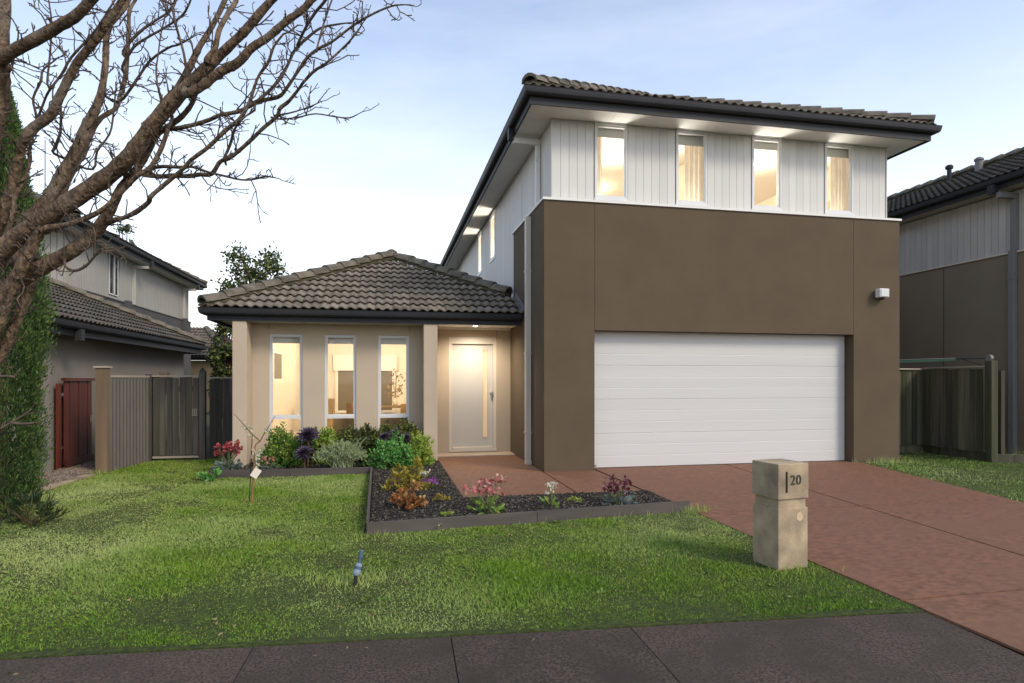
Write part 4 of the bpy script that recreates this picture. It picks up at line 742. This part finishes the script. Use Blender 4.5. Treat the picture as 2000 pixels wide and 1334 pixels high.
def stems_to(parent, base, tips, r=.004, m=STEMM, name='stems'):
    mb = MB(); b = Vector(base)
    for t in tips: t = Vector(t); mid = b.lerp(t, .55) + Vector((rng.normal(0, .01), rng.normal(0, .01), .02)); mb.tube([b + Vector((rng.normal(0, .012), rng.normal(0, .012), 0)), mid, t], [r * 1.4, r * 1.1, r * .7], 5, 2, cap=False)
    return obj(name, mb, m, parent, fix=False, kind='stuff')
def bush(name, c, rx, ry, h, n, lm, ll, lw, lab, tipm=.5, up=.5, cat='shrub', group=None, rough=.28):
    c = Vector((c[0], c[1], c[2] if len(c) > 2 else .05)); kw = dict(label=lab, category=cat)
    if group: kw['group'] = group
    e = empty(name, c, **kw)
    k = max(6, n // 12); d = unit(rng.normal(size=(k, 3)) * np.array([1, 1, .9])); d[:, 2] = np.abs(d[:, 2]); lum = 1 + rough * noise2(d[:, 0] * 3, d[:, 1] * 3 + d[:, 2] * 2, 2.0, int(abs(c.x) * 100) + 3)
    rad = (rng.uniform(.45, 1, k) ** .5 * lum)[:, None]; tips = d * rad * np.array([rx, ry, h]) + np.array(c); tips[:, 2] = np.maximum(tips[:, 2], c.z + .02)
    stems_to(e, c, tips[::2], .004, STEMB)
    per = 12; T = np.repeat(tips, per, 0); DD = np.repeat(d, per, 0); m = len(T); D = DD * .6 + rng.normal(size=(m, 3)) * .6 + np.array([0, 0, up]); off = rng.normal(size=(m, 3)) * np.array([rx, ry, h]) * .05
    V, F = leaves(T + off, D, ll * rng.uniform(.6, 1.25, m), lw * rng.uniform(.7, 1.2, m)); hgt = (T[:, 2] - c.z) / h; t = np.clip(rng.uniform(-.5, tipm, m) + np.repeat(rng.normal(0, .25, k), per), 0, 1)
    raw_mesh('foliage', V, F, lm, e, t, 2); return e
def rosette(name, c, r, n, lm, lab, stem=.1, tilt=(0, -.25), count=1, group=None):
    c = Vector(c); kw = dict(label=lab, category='succulent');
    if group: kw['group'] = group
    e = empty(name, (c.x, c.y, .05), **kw); ax = Vector((tilt[0], tilt[1], 1)).normalized(); q = UPV.rotation_difference(ax).to_matrix()
    P = []; D = []; Ls = []
    for i in range(n):
        a = i * 2.39996; f = (i + .5) / n; el = R_(82 - 88 * f); d = q @ Vector((math.cos(a) * math.cos(el), math.sin(a) * math.cos(el), math.sin(el))); P.append(c + d * r * .08); D.append(d); Ls.append(r * (.5 + .55 * f))
    V, F = leaves(np.array(P), np.array(D), np.array(Ls), np.array(Ls) * .24, .12, roll=np.tile(np.array(ax), (n, 1)) + rng.normal(size=(n, 3)) * .05)
    raw_mesh('leaf_rosette', V, F, lm, e, np.clip(rng.normal(.25, .25, n), 0, 1), 2); obj('stem', MB().tube([(c.x, c.y + .03, .04), (c.x, c.y + .02, (c.z + .04) / 2), tuple(c)], [.014, .012, .012], 8, 2), STEMB, e); return e
def flowering(name, c, r, h, nst, lm, fm, lab, ll=.05, lw=.03, fsz=.03, npet=9, fl_up=1.0, nleaf=60, low=.0):
    c = Vector((c[0], c[1], .05)); e = empty(name, c, label=lab, category='plant'); d = unit(rng.normal(size=(nst, 3)) * np.array([1, 1, .5])); d[:, 2] = np.abs(d[:, 2]) + .55; tips = np.array(c) + unit(d) * np.array([r * 1.3, r * 1.3, h]) * rng.uniform(.6, 1.05, (nst, 1)); tips[:, 2] = c.z + h * rng.uniform(.55, 1.0, nst)
    stems_to(e, c, tips, .0035)
    m = nleaf; dl = unit(rng.normal(size=(m, 3)) * np.array([1, 1, .55])); dl[:, 2] = np.abs(dl[:, 2]); P = np.array(c) + dl * np.array([r, r, h * .5]) * rng.uniform(.3, 1, (m, 1)); V, F = leaves(P, dl + rng.normal(size=(m, 3)) * .5, ll * rng.uniform(.7, 1.3, m), lw * rng.uniform(.8, 1.2, m)); raw_mesh('foliage', V, F, lm, e, rng.uniform(0, .7, m), 2)
    T = np.repeat(tips, npet, 0); m = len(T); D = rng.normal(size=(m, 3)); D[:, 2] += .4 * fl_up; V, F = leaves(T + rng.normal(size=(m, 3)) * fsz * .3, D, fsz * rng.uniform(.6, 1.2, m), fsz * .8); raw_mesh('flowers', V, F, fm, e, np.clip(rng.uniform(-.3, .8, m), 0, 1), 2, kind='stuff'); return e
def bed_xy(px, py, z=.05): v = gnd(px, py, z); return v.x, v.y
# against the wall: hedge row
HEDGE = (('-1.66', .34, .56, G_GREEN, 'round green shrub with yellow-green tips below the left wing window', .95), ('-1.28', .26, .55, G_DARK, 'dark green hedge shrub behind the tall purple rosette', .6), ('-.96', .26, .58, G_LIME, 'yellow-green hedge shrub left of the middle window', .7), ('-.64', .26, .58, G_DARK, 'yellow-tipped dark hedge shrub below the middle window', .95), ('-.32', .26, .57, G_DARK, 'dark bronze hedge shrub right of the middle window', .45), ('0.0', .26, .60, G_DARK, 'dark spiky-topped hedge shrub left of the right window', .7), ('.34', .28, .64, G_DARK, 'dark hedge shrub with a yellow-green shoot below the right window', .95))
for i, (x, rx, h, m, lab, tp_) in enumerate(HEDGE): bush('hedge_shrub', (float(x), 10.80 - (.18 if i == 0 else 0)), rx, .28, h, 4800, m, .042, .027, lab, tipm=tp_, group='hedge row under the wing windows', rough=.14)
bush('lime_shrub', (.52, 10.35), .27, .26, .44, 3200, G_LIME, .05, .028, 'yellow-green bushy shrub at the right end beside the column', .9)
bush('fresh_shrub', (.12, 10.12), .32, .28, .43, 4800, G_FRESH, .045, .026, 'rounded bright green shrub before the right wing window', .7)
bush('small_green_shrub', (-.25, 10.2), .15, .15, .22, 300, G_GREEN, .04, .02, 'small dark green clump between the silvery mound and the bright shrub', .4)
rosette('aeonium', (-1.22, 10.32, .56), .19, 70, G_PURP, 'tall dark purple succulent rosette against the left wing window wall', tilt=(0, -.8)); rosette('aeonium', (-1.25, 10.12, .30), .17, 60, G_PURP, 'lower dark purple succulent rosette in front of the tall one', tilt=(-.1, -.7))
for i, (dx, dz, lab) in enumerate(((-.18, .50, 'left'), (.0, .56, 'middle'), (.17, .48, 'right'))): rosette('aeonium', (.17 + dx, 10.42, dz), .13, 46, G_PURP, lab + ' one of three purple succulent rosettes behind the bright green shrub', tilt=(dx, -.6), group='purple rosettes by the right window')
# silvery trailing mound
e = empty('silver_succulent', (-.68, 10.05, .05), label='silvery green mound of thin trailing stems in the bed centre', category='plant'); mb = MB()
for k in range(190):
    a = rng.uniform(0, 2 * math.pi); rr = rng.uniform(.08, .46); x, y = -.68 + rr * .95 * math.cos(a), 10.02 + rr * .55 * math.sin(a); hh = .36 * (1 - (rr / .62) ** 2) * rng.uniform(.6, 1.15) + .06; b = Vector((-.68 + rng.normal(0, .07), 10.03 + rng.normal(0, .05), .05)); t = Vector((x, y, .05 + hh)); mid = b.lerp(t, .5) + Vector((0, 0, .05)); mb.tube([b, mid, t, t + Vector((rng.normal(0, .04), -.01, rng.uniform(-.03, .05)))], [.007, .0065, .006, .004], 5, 2, cap=False)
obj('stems', mb, G_SILV, e, fix=False, kind='stuff'); m = 800; a = rng.uniform(0, 2 * math.pi, m); rr = rng.uniform(0, .46, m) ; P = np.stack([-.68 + rr * .95 * np.cos(a), 10.02 + rr * .55 * np.sin(a), .05 + (.36 * (1 - (rr / .62) ** 2) + .03) * rng.uniform(.5, 1.1, m)], 1); V, F = leaves(P, rng.normal(size=(m, 3)) * .5 + np.array([0, -.2, .9]), .05, .011); raw_mesh('foliage', V, F, G_SILV, e, rng.uniform(0, 1, m), 2)
mb = MB()
for k in range(7): x = -.45 + rng.normal(0, .07); mb.tube([(x - .05, 10.05, .3), (x, 10.03, .45), (x + .05 + rng.normal(0, .03), 10.0, .60 + rng.uniform(-.08, .05))], [.006, .005, .004], 5, 2, cap=False)
obj('flower_stems', mb, G_SILV, e, fix=False, kind='stuff')
flowering('sedum', bed_xy(445, 918), .20, .42, 26, G_GREY, F_RED, 'red-flowered blue-grey succulent at the left end of the bed', .07, .045, .045, 14, nleaf=150)
rosette('green_succulent', (*bed_xy(512, 912), .17), .13, 26, G_FRESH, 'small blue-green succulent rosette left in the bed'); flowering('pink_sedum', bed_xy(528, 915), .13, .20, 12, G_GREY, F_PINK, 'pinkish grey low succulent beside the green rosette', .05, .03, .03, 8, nleaf=80)
bush('broad_leaf_weed', bed_xy(412, 940, .0) + (.01,), .10, .10, .16, 50, G_FRESH, .09, .06, 'broad-leaved green weed at the left corner of the edging', .6, cat='plant')
# front bed
bush('bronze_fern', bed_xy(795, 958), .24, .18, .31, 700, F_YELL, .065, .026, 'yellow and bronze feathery plant in the front bed', .6, cat='plant'); bush('orange_heuchera', bed_xy(797, 992), .20, .16, .22, 700, F_ORANGE, .045, .035, 'orange and cream leafy plant in front of the bronze one', .8, cat='plant')
bush('lime_clump', bed_xy(861, 978), .10, .08, .07, 160, F_YELL, .03, .02, 'small yellow-lime clump between orange plant and path', .8, cat='plant'); bush('lime_clump', bed_xy(876, 1008), .09, .07, .05, 120, G_LIME, .03, .018, 'flat lime clump at the front of the bed', .8, cat='plant')
flowering('pansy', bed_xy(828, 935), .09, .10, 14, G_DARK, F_WHITE, 'white and lilac pansy clump near the porch path', .03, .02, .03, 6, nleaf=40); flowering('pansy', bed_xy(842, 953), .10, .11, 14, G_DARK, F_PURP, 'purple and pink pansy clump beside the path', .03, .02, .032, 6, nleaf=40); flowering('pansy', bed_xy(768, 956), .06, .14, 7, G_DARK, F_PURP, 'violet pansy left of the bronze plant', .03, .02, .035, 6, nleaf=20)
flowering('hellebore', bed_xy(955, 1000), .20, .34, 16, G_GREEN, F_PINK, 'tall pink and cream hellebore flowering at the path corner', .09, .045, .05, 8, fl_up=.2, nleaf=50); flowering('hellebore', bed_xy(1077, 990), .08, .26, 5, G_GREEN, F_WHITE, 'slim white hellebore in the middle of the front bed', .08, .04, .04, 7, nleaf=18); flowering('hellebore', bed_xy(1205, 985), .20, .28, 14, G_GREY, F_DKRED, 'dark red hellebore near the driveway end of the bed', .09, .05, .05, 8, fl_up=.1, nleaf=36)
bush('lime_clump', bed_xy(1122, 980), .09, .06, .07, 120, G_LIME, .03, .018, 'pale lime clump between the white and dark red hellebores', .9, cat='plant'); flowering('ground_flower', bed_xy(860, 1030), .03, .03, 2, G_DARK, F_WHITE, 'tiny seedling near the front edging', .02, .015, .015, 4, nleaf=8)
# blossom sapling with tag
sp = gnd(492, 985); sa = empty('sapling', sp, label='thin blossoming sapling with a pale tag on the lawn before the bed', category='tree'); d_ = 7.17
tr = [sp, pix(495, 930, d_), pix(497, 900, d_), pix(499, 870, d_), pix(508, 862, d_)]; obj('trunk', MB().tube(tr, [.012, .011, .010, .009, .008], 8, 3), mat('orange_stem', (.30, .15, .05), (.20, .12, .06), 9, .7), sa)
obj('branch', MB().tube([pix(508, 862, d_), pix(490, 845, d_), pix(475, 828, d_), pix(457, 808, d_)], [.007, .006, .005, .003], 6, 2), STEMB, sa); obj('branch', MB().tube([pix(508, 862, d_), pix(517, 845, d_), pix(527, 830, d_), pix(537, 813, d_)], [.007, .006, .004, .003], 6, 2), STEMB, sa)
pts = [pix(x, y, d_) for x, y in ((498, 885), (500, 895), (503, 905), (497, 878), (505, 890), (500, 912), (490, 848), (483, 838), (494, 852), (520, 840), (523, 835), (478, 832), (501, 900), (496, 890), (508, 882))]; T = np.repeat(np.array([tuple(p) for p in pts]), 9, 0); V, F = leaves(T + rng.normal(size=T.shape) * .018, rng.normal(size=T.shape), .028, .02); raw_mesh('blossom', V, F, F_WHITE, sa, rng.uniform(0, 1, len(T)), 2)
t_ = obj('tag', MB().prism([(0, 0), (.085, 0), (.085, .006), (0, .006)], 0, .11), FRAMEC, sa); t_.rotation_euler = (0, R_(35), R_(25)); t_.location = pix(494, 932, d_ - .03) - sp
obj('stake', MB().tube([sp + V3((-.04, .05, 0)), pix(500, 850, d_) + V3((-.05, .05, 0))], [.006, .005], 6, 1), GUTTER, sa)
# vase branches
P = np.array([[.25 + rng.normal(0, .13), 16.6 + rng.normal(0, .1), 1.0 + rng.uniform(.05, .75)] for _ in range(60)]); V, F = leaves(P, rng.normal(size=P.shape), .09, .05); raw_mesh('foliage', V, F, SOFA, vz); stems_to(vz, (.25, 16.6, .95), [tuple(p) for p in P[::4]], .004, SOFA, 'branches')
# ------------------------------------------------------------------ cypress and rear trees
CYP = leafm('cypress_leaf', (.035, .072, .022), (.045, .095, .024), (.19, .27, .04), .7, .15)
def cypress():
    bx, by = -3.90, 7.28; e = empty('cypress_tree', (bx, by, 0), label='tall narrow dark green cypress at the left edge behind the bare tree', category='tree'); Hh = 4.55
    obj('trunk', MB().tube([(bx, by, 0), (bx, by, 2), (bx + .03, by, 4.2)], [.07, .05, .015], 8, 2), BARK, e)
    n = 60000; z = rng.uniform(.012, 1, n) ** .9; a = rng.uniform(0, 2 * math.pi, n); prof = np.interp(z, [0, .05, .2, .45, .7, .88, 1], [.22, .27, .33, .35, .27, .15, .03]); lump = 1 + .22 * np.sin(a * 4 + z * 9) * np.sin(z * 23 + a * 2) + .16 * np.sin(a * 9 + z * 45) * np.sin(z * 61)
    r = prof * lump * rng.uniform(.5, 1.0, n) ** .6 * (1 + .10 * np.abs(rng.normal(size=n))); P = np.stack([bx + r * np.cos(a), by + r * np.sin(a), z * Hh], 1); D = np.stack([np.cos(a) * .55, np.sin(a) * .55, np.full(n, 1.0)], 1) + rng.normal(size=(n, 3)) * .28
    V, F = leaves(P, D, rng.uniform(.025, .060, n), rng.uniform(.010, .018, n)); t = np.clip(rng.normal(.12, .2, n) + .5 * np.clip(lump - 1.05, 0, 1), 0, 1); raw_mesh('crown', V, F, CYP, e, t, 2)
cypress()
bush('low_shrub', (-3.45, 6.95, 0), .26, .25, .35, 420, G_DARK, .10, .016, 'dark spiky low shrub at the foot of the cypress', .3)
def tree(name, c, h, rx, nclump, lm, lab, ll=.16, z0=.35, per=40):
    c = Vector(c); e = empty(name, c, label=lab, category='tree'); tips = []; mb = MB(); mb.tube([c, c + V3((.1, 0, h * .35)), c + V3((0, 0, h * .8))], [.14, .1, .03], 8, 3)
    for k in range(nclump):
        f = rng.uniform(z0, 1); rr = rx * (1 - abs(f - (z0 + .35)) ** 1.6 * 1.2) * rng.uniform(.35, 1); a = rng.uniform(0, 2 * math.pi); t = c + V3((rr * math.cos(a), rr * math.sin(a), h * f)); tips.append(t); s = c + V3((0, 0, h * max(.2, f - .25))); mb.tube([s, s.lerp(t, .5) + V3((0, 0, .1)), t], [.035, .02, .008], 5, 2, cap=False)
    obj('trunk', mb, TWIG, e, fix=False); T = np.repeat(np.array([tuple(t) for t in tips]), per, 0); m = len(T); V, F = leaves(T + rng.normal(size=(m, 3)) * rx * .13, rng.normal(size=(m, 3)) + np.array([0, 0, .3]), ll * rng.uniform(.6, 1.2, m), ll * .5); raw_mesh('crown', V, F, lm, e, np.clip(rng.uniform(-.4, .6, m), 0, 1), 2)
tree('leafy_tree', (-5.1, 26, 0), 6.65, 1.15, 85, G_DARK, 'leafy tree rising behind the wing roof', .17, .45); tree('leafy_shrub', (-4.55, 19.5, 0), 3.1, .50, 90, G_DARK, 'dense dark leafy tree beside the wing behind the side gate', .13, .15); tree('leafy_tree', (-11.2, 30, 0), 8.2, .5, 22, G_DARK, 'small leafy treetop peeping over the left neighbour gutter', .12, .75)
# ------------------------------------------------------------------ bare street tree (limbs traced from the photograph, placed 3 to 4.6 m away)
bt = empty('bare_tree', pix(-150, 1178, 4.0), label='large leafless street tree spreading its branches over the upper left', category='tree')
def limb(pts, d0, d1, name='limb'):
    n = len(pts); P = []; Rr = []
    for i, (x, y, w) in enumerate(pts): d = d0 + (d1 - d0) * i / max(1, n - 1); P.append(pix(x, y, d)); Rr.append(w * (.385 if w > 9 else .45) * d / FPX)
    return P, Rr
TR_ = [(-150, 1190, 105), (-140, 1050, 88), (-110, 900, 80), (-75, 790, 78), (-45, 720, 66)]
LIMBS = [
 ([(-70, 770, 60), (-40, 640, 56), (-35, 560, 52), (0, 497, 46), (67, 443, 43), (135, 398, 41), (202, 349, 40), (254, 302, 38), (295, 243, 36), (340, 193, 36), (376, 157, 28), (430, 106, 24), (475, 63, 22), (520, 11, 21), (565, -45, 18)], 3.95, 3.55),
 ([(365, 185, 22), (392, 169, 22), (430, 144, 22), (466, 121, 21), (497, 97, 20), (520, 74, 18), (556, 49, 17), (590, 18, 16), (608, 0, 15), (650, -40, 12)], 3.63, 3.5),
 ([(330, 200, 18), (346, 168, 18), (371, 126, 17), (394, 90, 15), (412, 52, 13), (437, 0, 12), (450, -40, 10)], 3.68, 3.9),
 ([(405, 120, 13), (418, 96, 13), (430, 63, 13), (448, 22, 12), (459, 0, 11), (470, -40, 9)], 3.62, 3.75),
 ([(-60, 740, 46), (-10, 590, 42), (45, 542, 40), (90, 520, 38), (135, 493, 34), (175, 464, 31), (202, 437, 28), (225, 398, 23), (238, 372, 21), (262, 336, 19), (288, 295, 18), (308, 265, 16), (324, 247, 15), (351, 229, 13), (371, 207, 12), (386, 183, 10)], 3.9, 3.8),
 ([(206, 436, 14), (222, 429, 13), (243, 425, 12), (270, 414, 12), (290, 394, 11), (297, 380, 11), (324, 353, 11), (356, 328, 10), (378, 312, 10), (407, 285, 9), (437, 252, 9), (466, 229, 8), (484, 204, 7), (504, 153, 6), (520, 121, 6), (534, 97, 5), (552, 65, 4)], 3.86, 3.4),
 ([(312, 252, 10), (349, 252, 9), (380, 243, 9), (412, 232, 8), (430, 223, 8), (466, 218, 8), (502, 202, 8), (545, 191, 8), (563, 171, 7), (581, 139, 7), (601, 115, 6), (621, 97, 6), (648, 81, 5), (680, 54, 5), (707, 40, 5), (738, 18, 4), (770, 9, 4), (792, 3, 2)], 3.8, 3.2),
 ([(500, 200, 7), (529, 175, 7), (549, 148, 7), (563, 121, 6), (576, 97, 6), (599, 74, 6), (626, 56, 5), (657, 48, 4), (689, 45, 2)], 3.55, 3.6),
 ([(580, 90, 6), (597, 56, 6), (617, 25, 6), (635, 0, 6), (655, -30, 5)], 3.57, 3.4), ([(617, 98, 4), (630, 56, 4), (639, 25, 4), (650, -8, 3)], 3.4, 3.5),
 ([(280, 340, 13), (310, 344, 12), (340, 345, 12), (371, 344, 11), (389, 340, 9), (412, 339, 9), (430, 319, 9), (446, 308, 9), (470, 292, 8), (493, 267, 8), (511, 252, 8), (536, 227, 8), (548, 214, 8), (565, 198, 8), (583, 171, 6), (592, 159, 6), (615, 144, 6), (639, 121, 5), (671, 90, 4), (698, 61, 4), (707, 43, 2)], 3.85, 3.3),
 ([(437, 310, 6), (448, 283, 6), (459, 254, 5), (470, 236, 5)], 3.68, 3.6),
 ([(529, 229, 4), (554, 234, 4), (585, 227, 3), (617, 224, 3), (653, 228, 3), (680, 231, 3), (700, 223, 2)], 3.55, 3.5),
 ([(535, 226, 5), (560, 222, 4), (585, 214, 3), (608, 206, 3), (624, 200, 2)], 3.55, 3.45),
 ([(295, 330, 8), (320, 326, 8), (347, 325, 7), (376, 328, 6), (407, 337, 5), (439, 345, 5), (470, 351, 4), (497, 350, 4), (520, 346, 4), (545, 346, 2)], 3.82, 3.5),
 ([(30, 500, 34), (60, 430, 30), (85, 396, 28), (112, 356, 28), (135, 317, 28), (157, 275, 27), (170, 240, 25), (187, 209, 21), (200, 175, 17), (207, 126, 15), (209, 90, 14), (216, 58, 13), (238, 22, 12), (255, -15, 10)], 4.1, 4.35),
 ([(-60, 600, 36), (-25, 480, 32), (0, 425, 28), (18, 376, 25), (27, 340, 23), (38, 306, 22), (48, 285, 22), (67, 252, 24), (97, 225, 23), (117, 191, 22), (139, 146, 21), (157, 112, 20), (187, 74, 19), (211, 40, 18), (234, 4, 17), (260, -35, 15)], 4.0, 3.75),
 ([(90, 450, 20), (110, 405, 18), (124, 376, 16), (139, 340, 16), (157, 304, 16), (175, 268, 15), (195, 232, 12), (225, 209, 11), (238, 180, 10), (245, 146, 9), (250, 101, 8), (252, 60, 8), (256, 22, 7), (263, -10, 6)], 4.15, 4.6),
 ([(-30, 540, 14), (7, 466, 11), (18, 430, 11), (34, 389, 11), (47, 351, 10), (54, 317, 9), (58, 290, 7)], 3.9, 4.0),
 ([(-80, 780, 70), (-60, 560, 60), (-40, 380, 52), (-20, 260, 48), (-6, 180, 46), (-1, 100, 44), (4, 0, 43), (8, -60, 40)], 3.95, 3.7),
 ([(0, 112, 30), (21, 101, 29), (67, 74, 27), (112, 47, 26), (144, 27, 25), (171, 0, 23), (200, -30, 21)], 3.72, 3.5),
 ([(-50, 760, 32), (0, 690, 28), (25, 642, 27), (49, 587, 26), (60, 550, 24), (66, 520, 20)], 4.0, 3.95),
 ([(-60, 720, 40), (-15, 640, 38), (8, 589, 36), (22, 556, 35), (42, 520, 30), (67, 470, 22), (90, 448, 16), (124, 441, 14), (162, 430, 14), (202, 405, 13), (236, 376, 13), (264, 348, 12), (290, 326, 12), (311, 290, 11), (326, 252, 9)], 3.85, 3.7),
 ([(72, 245, 6), (70, 220, 5), (65, 191, 5), (79, 157, 5), (84, 135, 4), (106, 117, 3)], 3.9, 3.9), ([(74, 232, 5), (83, 198, 5), (92, 178, 5), (121, 146, 5), (139, 115, 5), (171, 74, 5), (196, 45, 4), (225, 0, 4)], 3.95, 3.8),
 ([(93, 160, 4), (99, 112, 4), (99, 45, 4), (96, 0, 3)], 3.9, 3.9), ([(365, 155, 6), (358, 105, 5), (345, 55, 5), (333, 0, 4)], 3.66, 3.6), ([(312, 196, 4), (306, 146, 4), (309, 105, 3), (315, 67, 3), (325, 20, 3), (330, 0, 2)], 3.7, 3.7),
 ([(232, 200, 6), (262, 165, 6), (291, 120, 5), (330, 93, 5), (350, 88, 4), (380, 70, 2)], 4.3, 4.1), ([(238, 130, 6), (262, 90, 6), (290, 70, 5), (320, 55, 5), (355, 30, 5), (372, 5, 4)], 4.4, 4.2), ([(240, 100, 6), (270, 65, 6), (305, 40, 5), (335, 20, 4), (345, -5, 4)], 4.4, 4.4),
 ([(105, 300, 6), (108, 285, 7), (115, 260, 6), (118, 240, 5), (120, 215, 4)], 4.2, 4.2), ([(180, 330, 5), (190, 295, 5), (212, 262, 4), (222, 225, 4), (225, 190, 3)], 4.1, 4.1), ([(128, 520, 5), (145, 528, 6), (165, 520, 6), (180, 502, 5), (200, 488, 4), (222, 484, 3)], 3.8, 3.6)]
P, Rr = limb(TR_, 4.0, 3.95); obj('trunk', MB().tube([pix(-150, 1178, 4.0) - V3((0, 0, .1))] + P, [Rr[0] * 1.25] + Rr, 14, 4), BARK, bt, smooth=True)
tw = MB(); trng = random.Random(4)
def twig(p, d, ln, r, lvl=0):
    pts = [p]; cur = d.normalized(); k = 4
    for i in range(k):
        cur = (cur + Vector((trng.gauss(0, .22), trng.gauss(0, .22), trng.gauss(.08, .2)))).normalized(); pts.append(pts[-1] + cur * ln / k)
        if lvl < 2 and trng.random() < (.55 if lvl == 0 else .35):
            sd_ = (cur + Vector((trng.gauss(0, .8), trng.gauss(0, .8), trng.gauss(0, .8)))).normalized(); twig(pts[-1], sd_, ln * trng.uniform(.25, .5), r * .75, lvl + 1)
    tw.tube(pts, [r, r * .9, r * .8, r * .75, r * .9], 5 if lvl == 0 else 4, 1, cap=True)
SAMP = []
for li, (pts, d0, d1) in enumerate(LIMBS):
    P, Rr = limb(pts, d0, d1)
    cand = [(q, r) for q, r in SAMP if r > Rr[0] * .9]
    if cand and pts[0][0] > -20:
        q, r = min(cand, key=lambda c_: (c_[0] - P[0]).length)
        if .01 < (q - P[0]).length < .7: P = [q] + P; Rr = [Rr[0] * 1.05] + Rr
    for a, b, ra, rb_ in zip(P, P[1:], Rr, Rr[1:]): SAMP += [(a.lerp(b, k / 5), ra + (rb_ - ra) * k / 5) for k in range(5)]
    rough = [r * trng.uniform(.94, 1.07) for r in Rr]
    big = max(p[2] for p in pts) > 9; P = [P[0]] + [p + Vector((trng.gauss(0, 1), trng.gauss(0, 1), trng.gauss(0, 1))) * (.006 if big else .003) for p in P[1:]]
    mbl = MB().tube(P, rough, 14 if big else 7, 9 if big else 3)
    if big:
        nv = 14; nr = len(mbl.v) // nv; kn = [1 + .05 * math.sin(i * .7 + li) * math.sin(i * .31) + (.10 if trng.random() < .05 else 0) for i in range(nr)]; ridge = [trng.gauss(0, .045) for _ in range(nv)]
        for i in range(nr):
            c_ = sum((Vector(mbl.v[i * nv + k]) for k in range(nv)), Vector()) / nv; ridge = [r * .82 + trng.gauss(0, .024) for r in ridge]
            for k in range(nv): mbl.v[i * nv + k] = tuple(c_ + (Vector(mbl.v[i * nv + k]) - c_) * (kn[i] + ridge[k]))
    obj('limb', mbl, BARK if big else TWIG, bt, smooth=True)
    for a, b, ra, rb_ in zip(P, P[1:], Rr, Rr[1:]):
        ln = (b - a).length; n = max(1, int(ln / (.042 if not big else .05) + trng.random())); d = (b - a).normalized()
        for k in range(n):
            if trng.random() < .12: continue
            t = trng.random(); o = d.orthogonal().normalized(); o.rotate(Quaternion(d, trng.uniform(0, 6.283))); rad = ra * (1 - t) + rb_ * t
            twig(a.lerp(b, t) + o * rad * .8, o + d * trng.uniform(.2, 1.2), trng.choice((.03, .045, .06, .09, .13, .20)) * trng.uniform(.8, 1.4), .0030 + min(.0020, rad * .1))
    twig(P[-1], P[-1] - P[-2], .1, max(.002, Rr[-1]))
for q in (((-40, 850), (0, 838), (20, 826), (45, 812), (62, 798)), ((20, 826), (45, 828), (66, 826)), ((-30, 745), (0, 735), (30, 736))):
    pp = [pix(x, y, 3.7) for x, y in q]; tw.tube(pp, [.009 - .001 * i for i in range(len(pp))], 6, 2)
    for p_ in pp[1:]: twig(p_, Vector((.6, trng.gauss(0, .4), trng.gauss(.2, .5))), .06, .004, 1)
obj('twigs', tw, TWIG, bt, fix=False, kind='stuff', smooth=True)
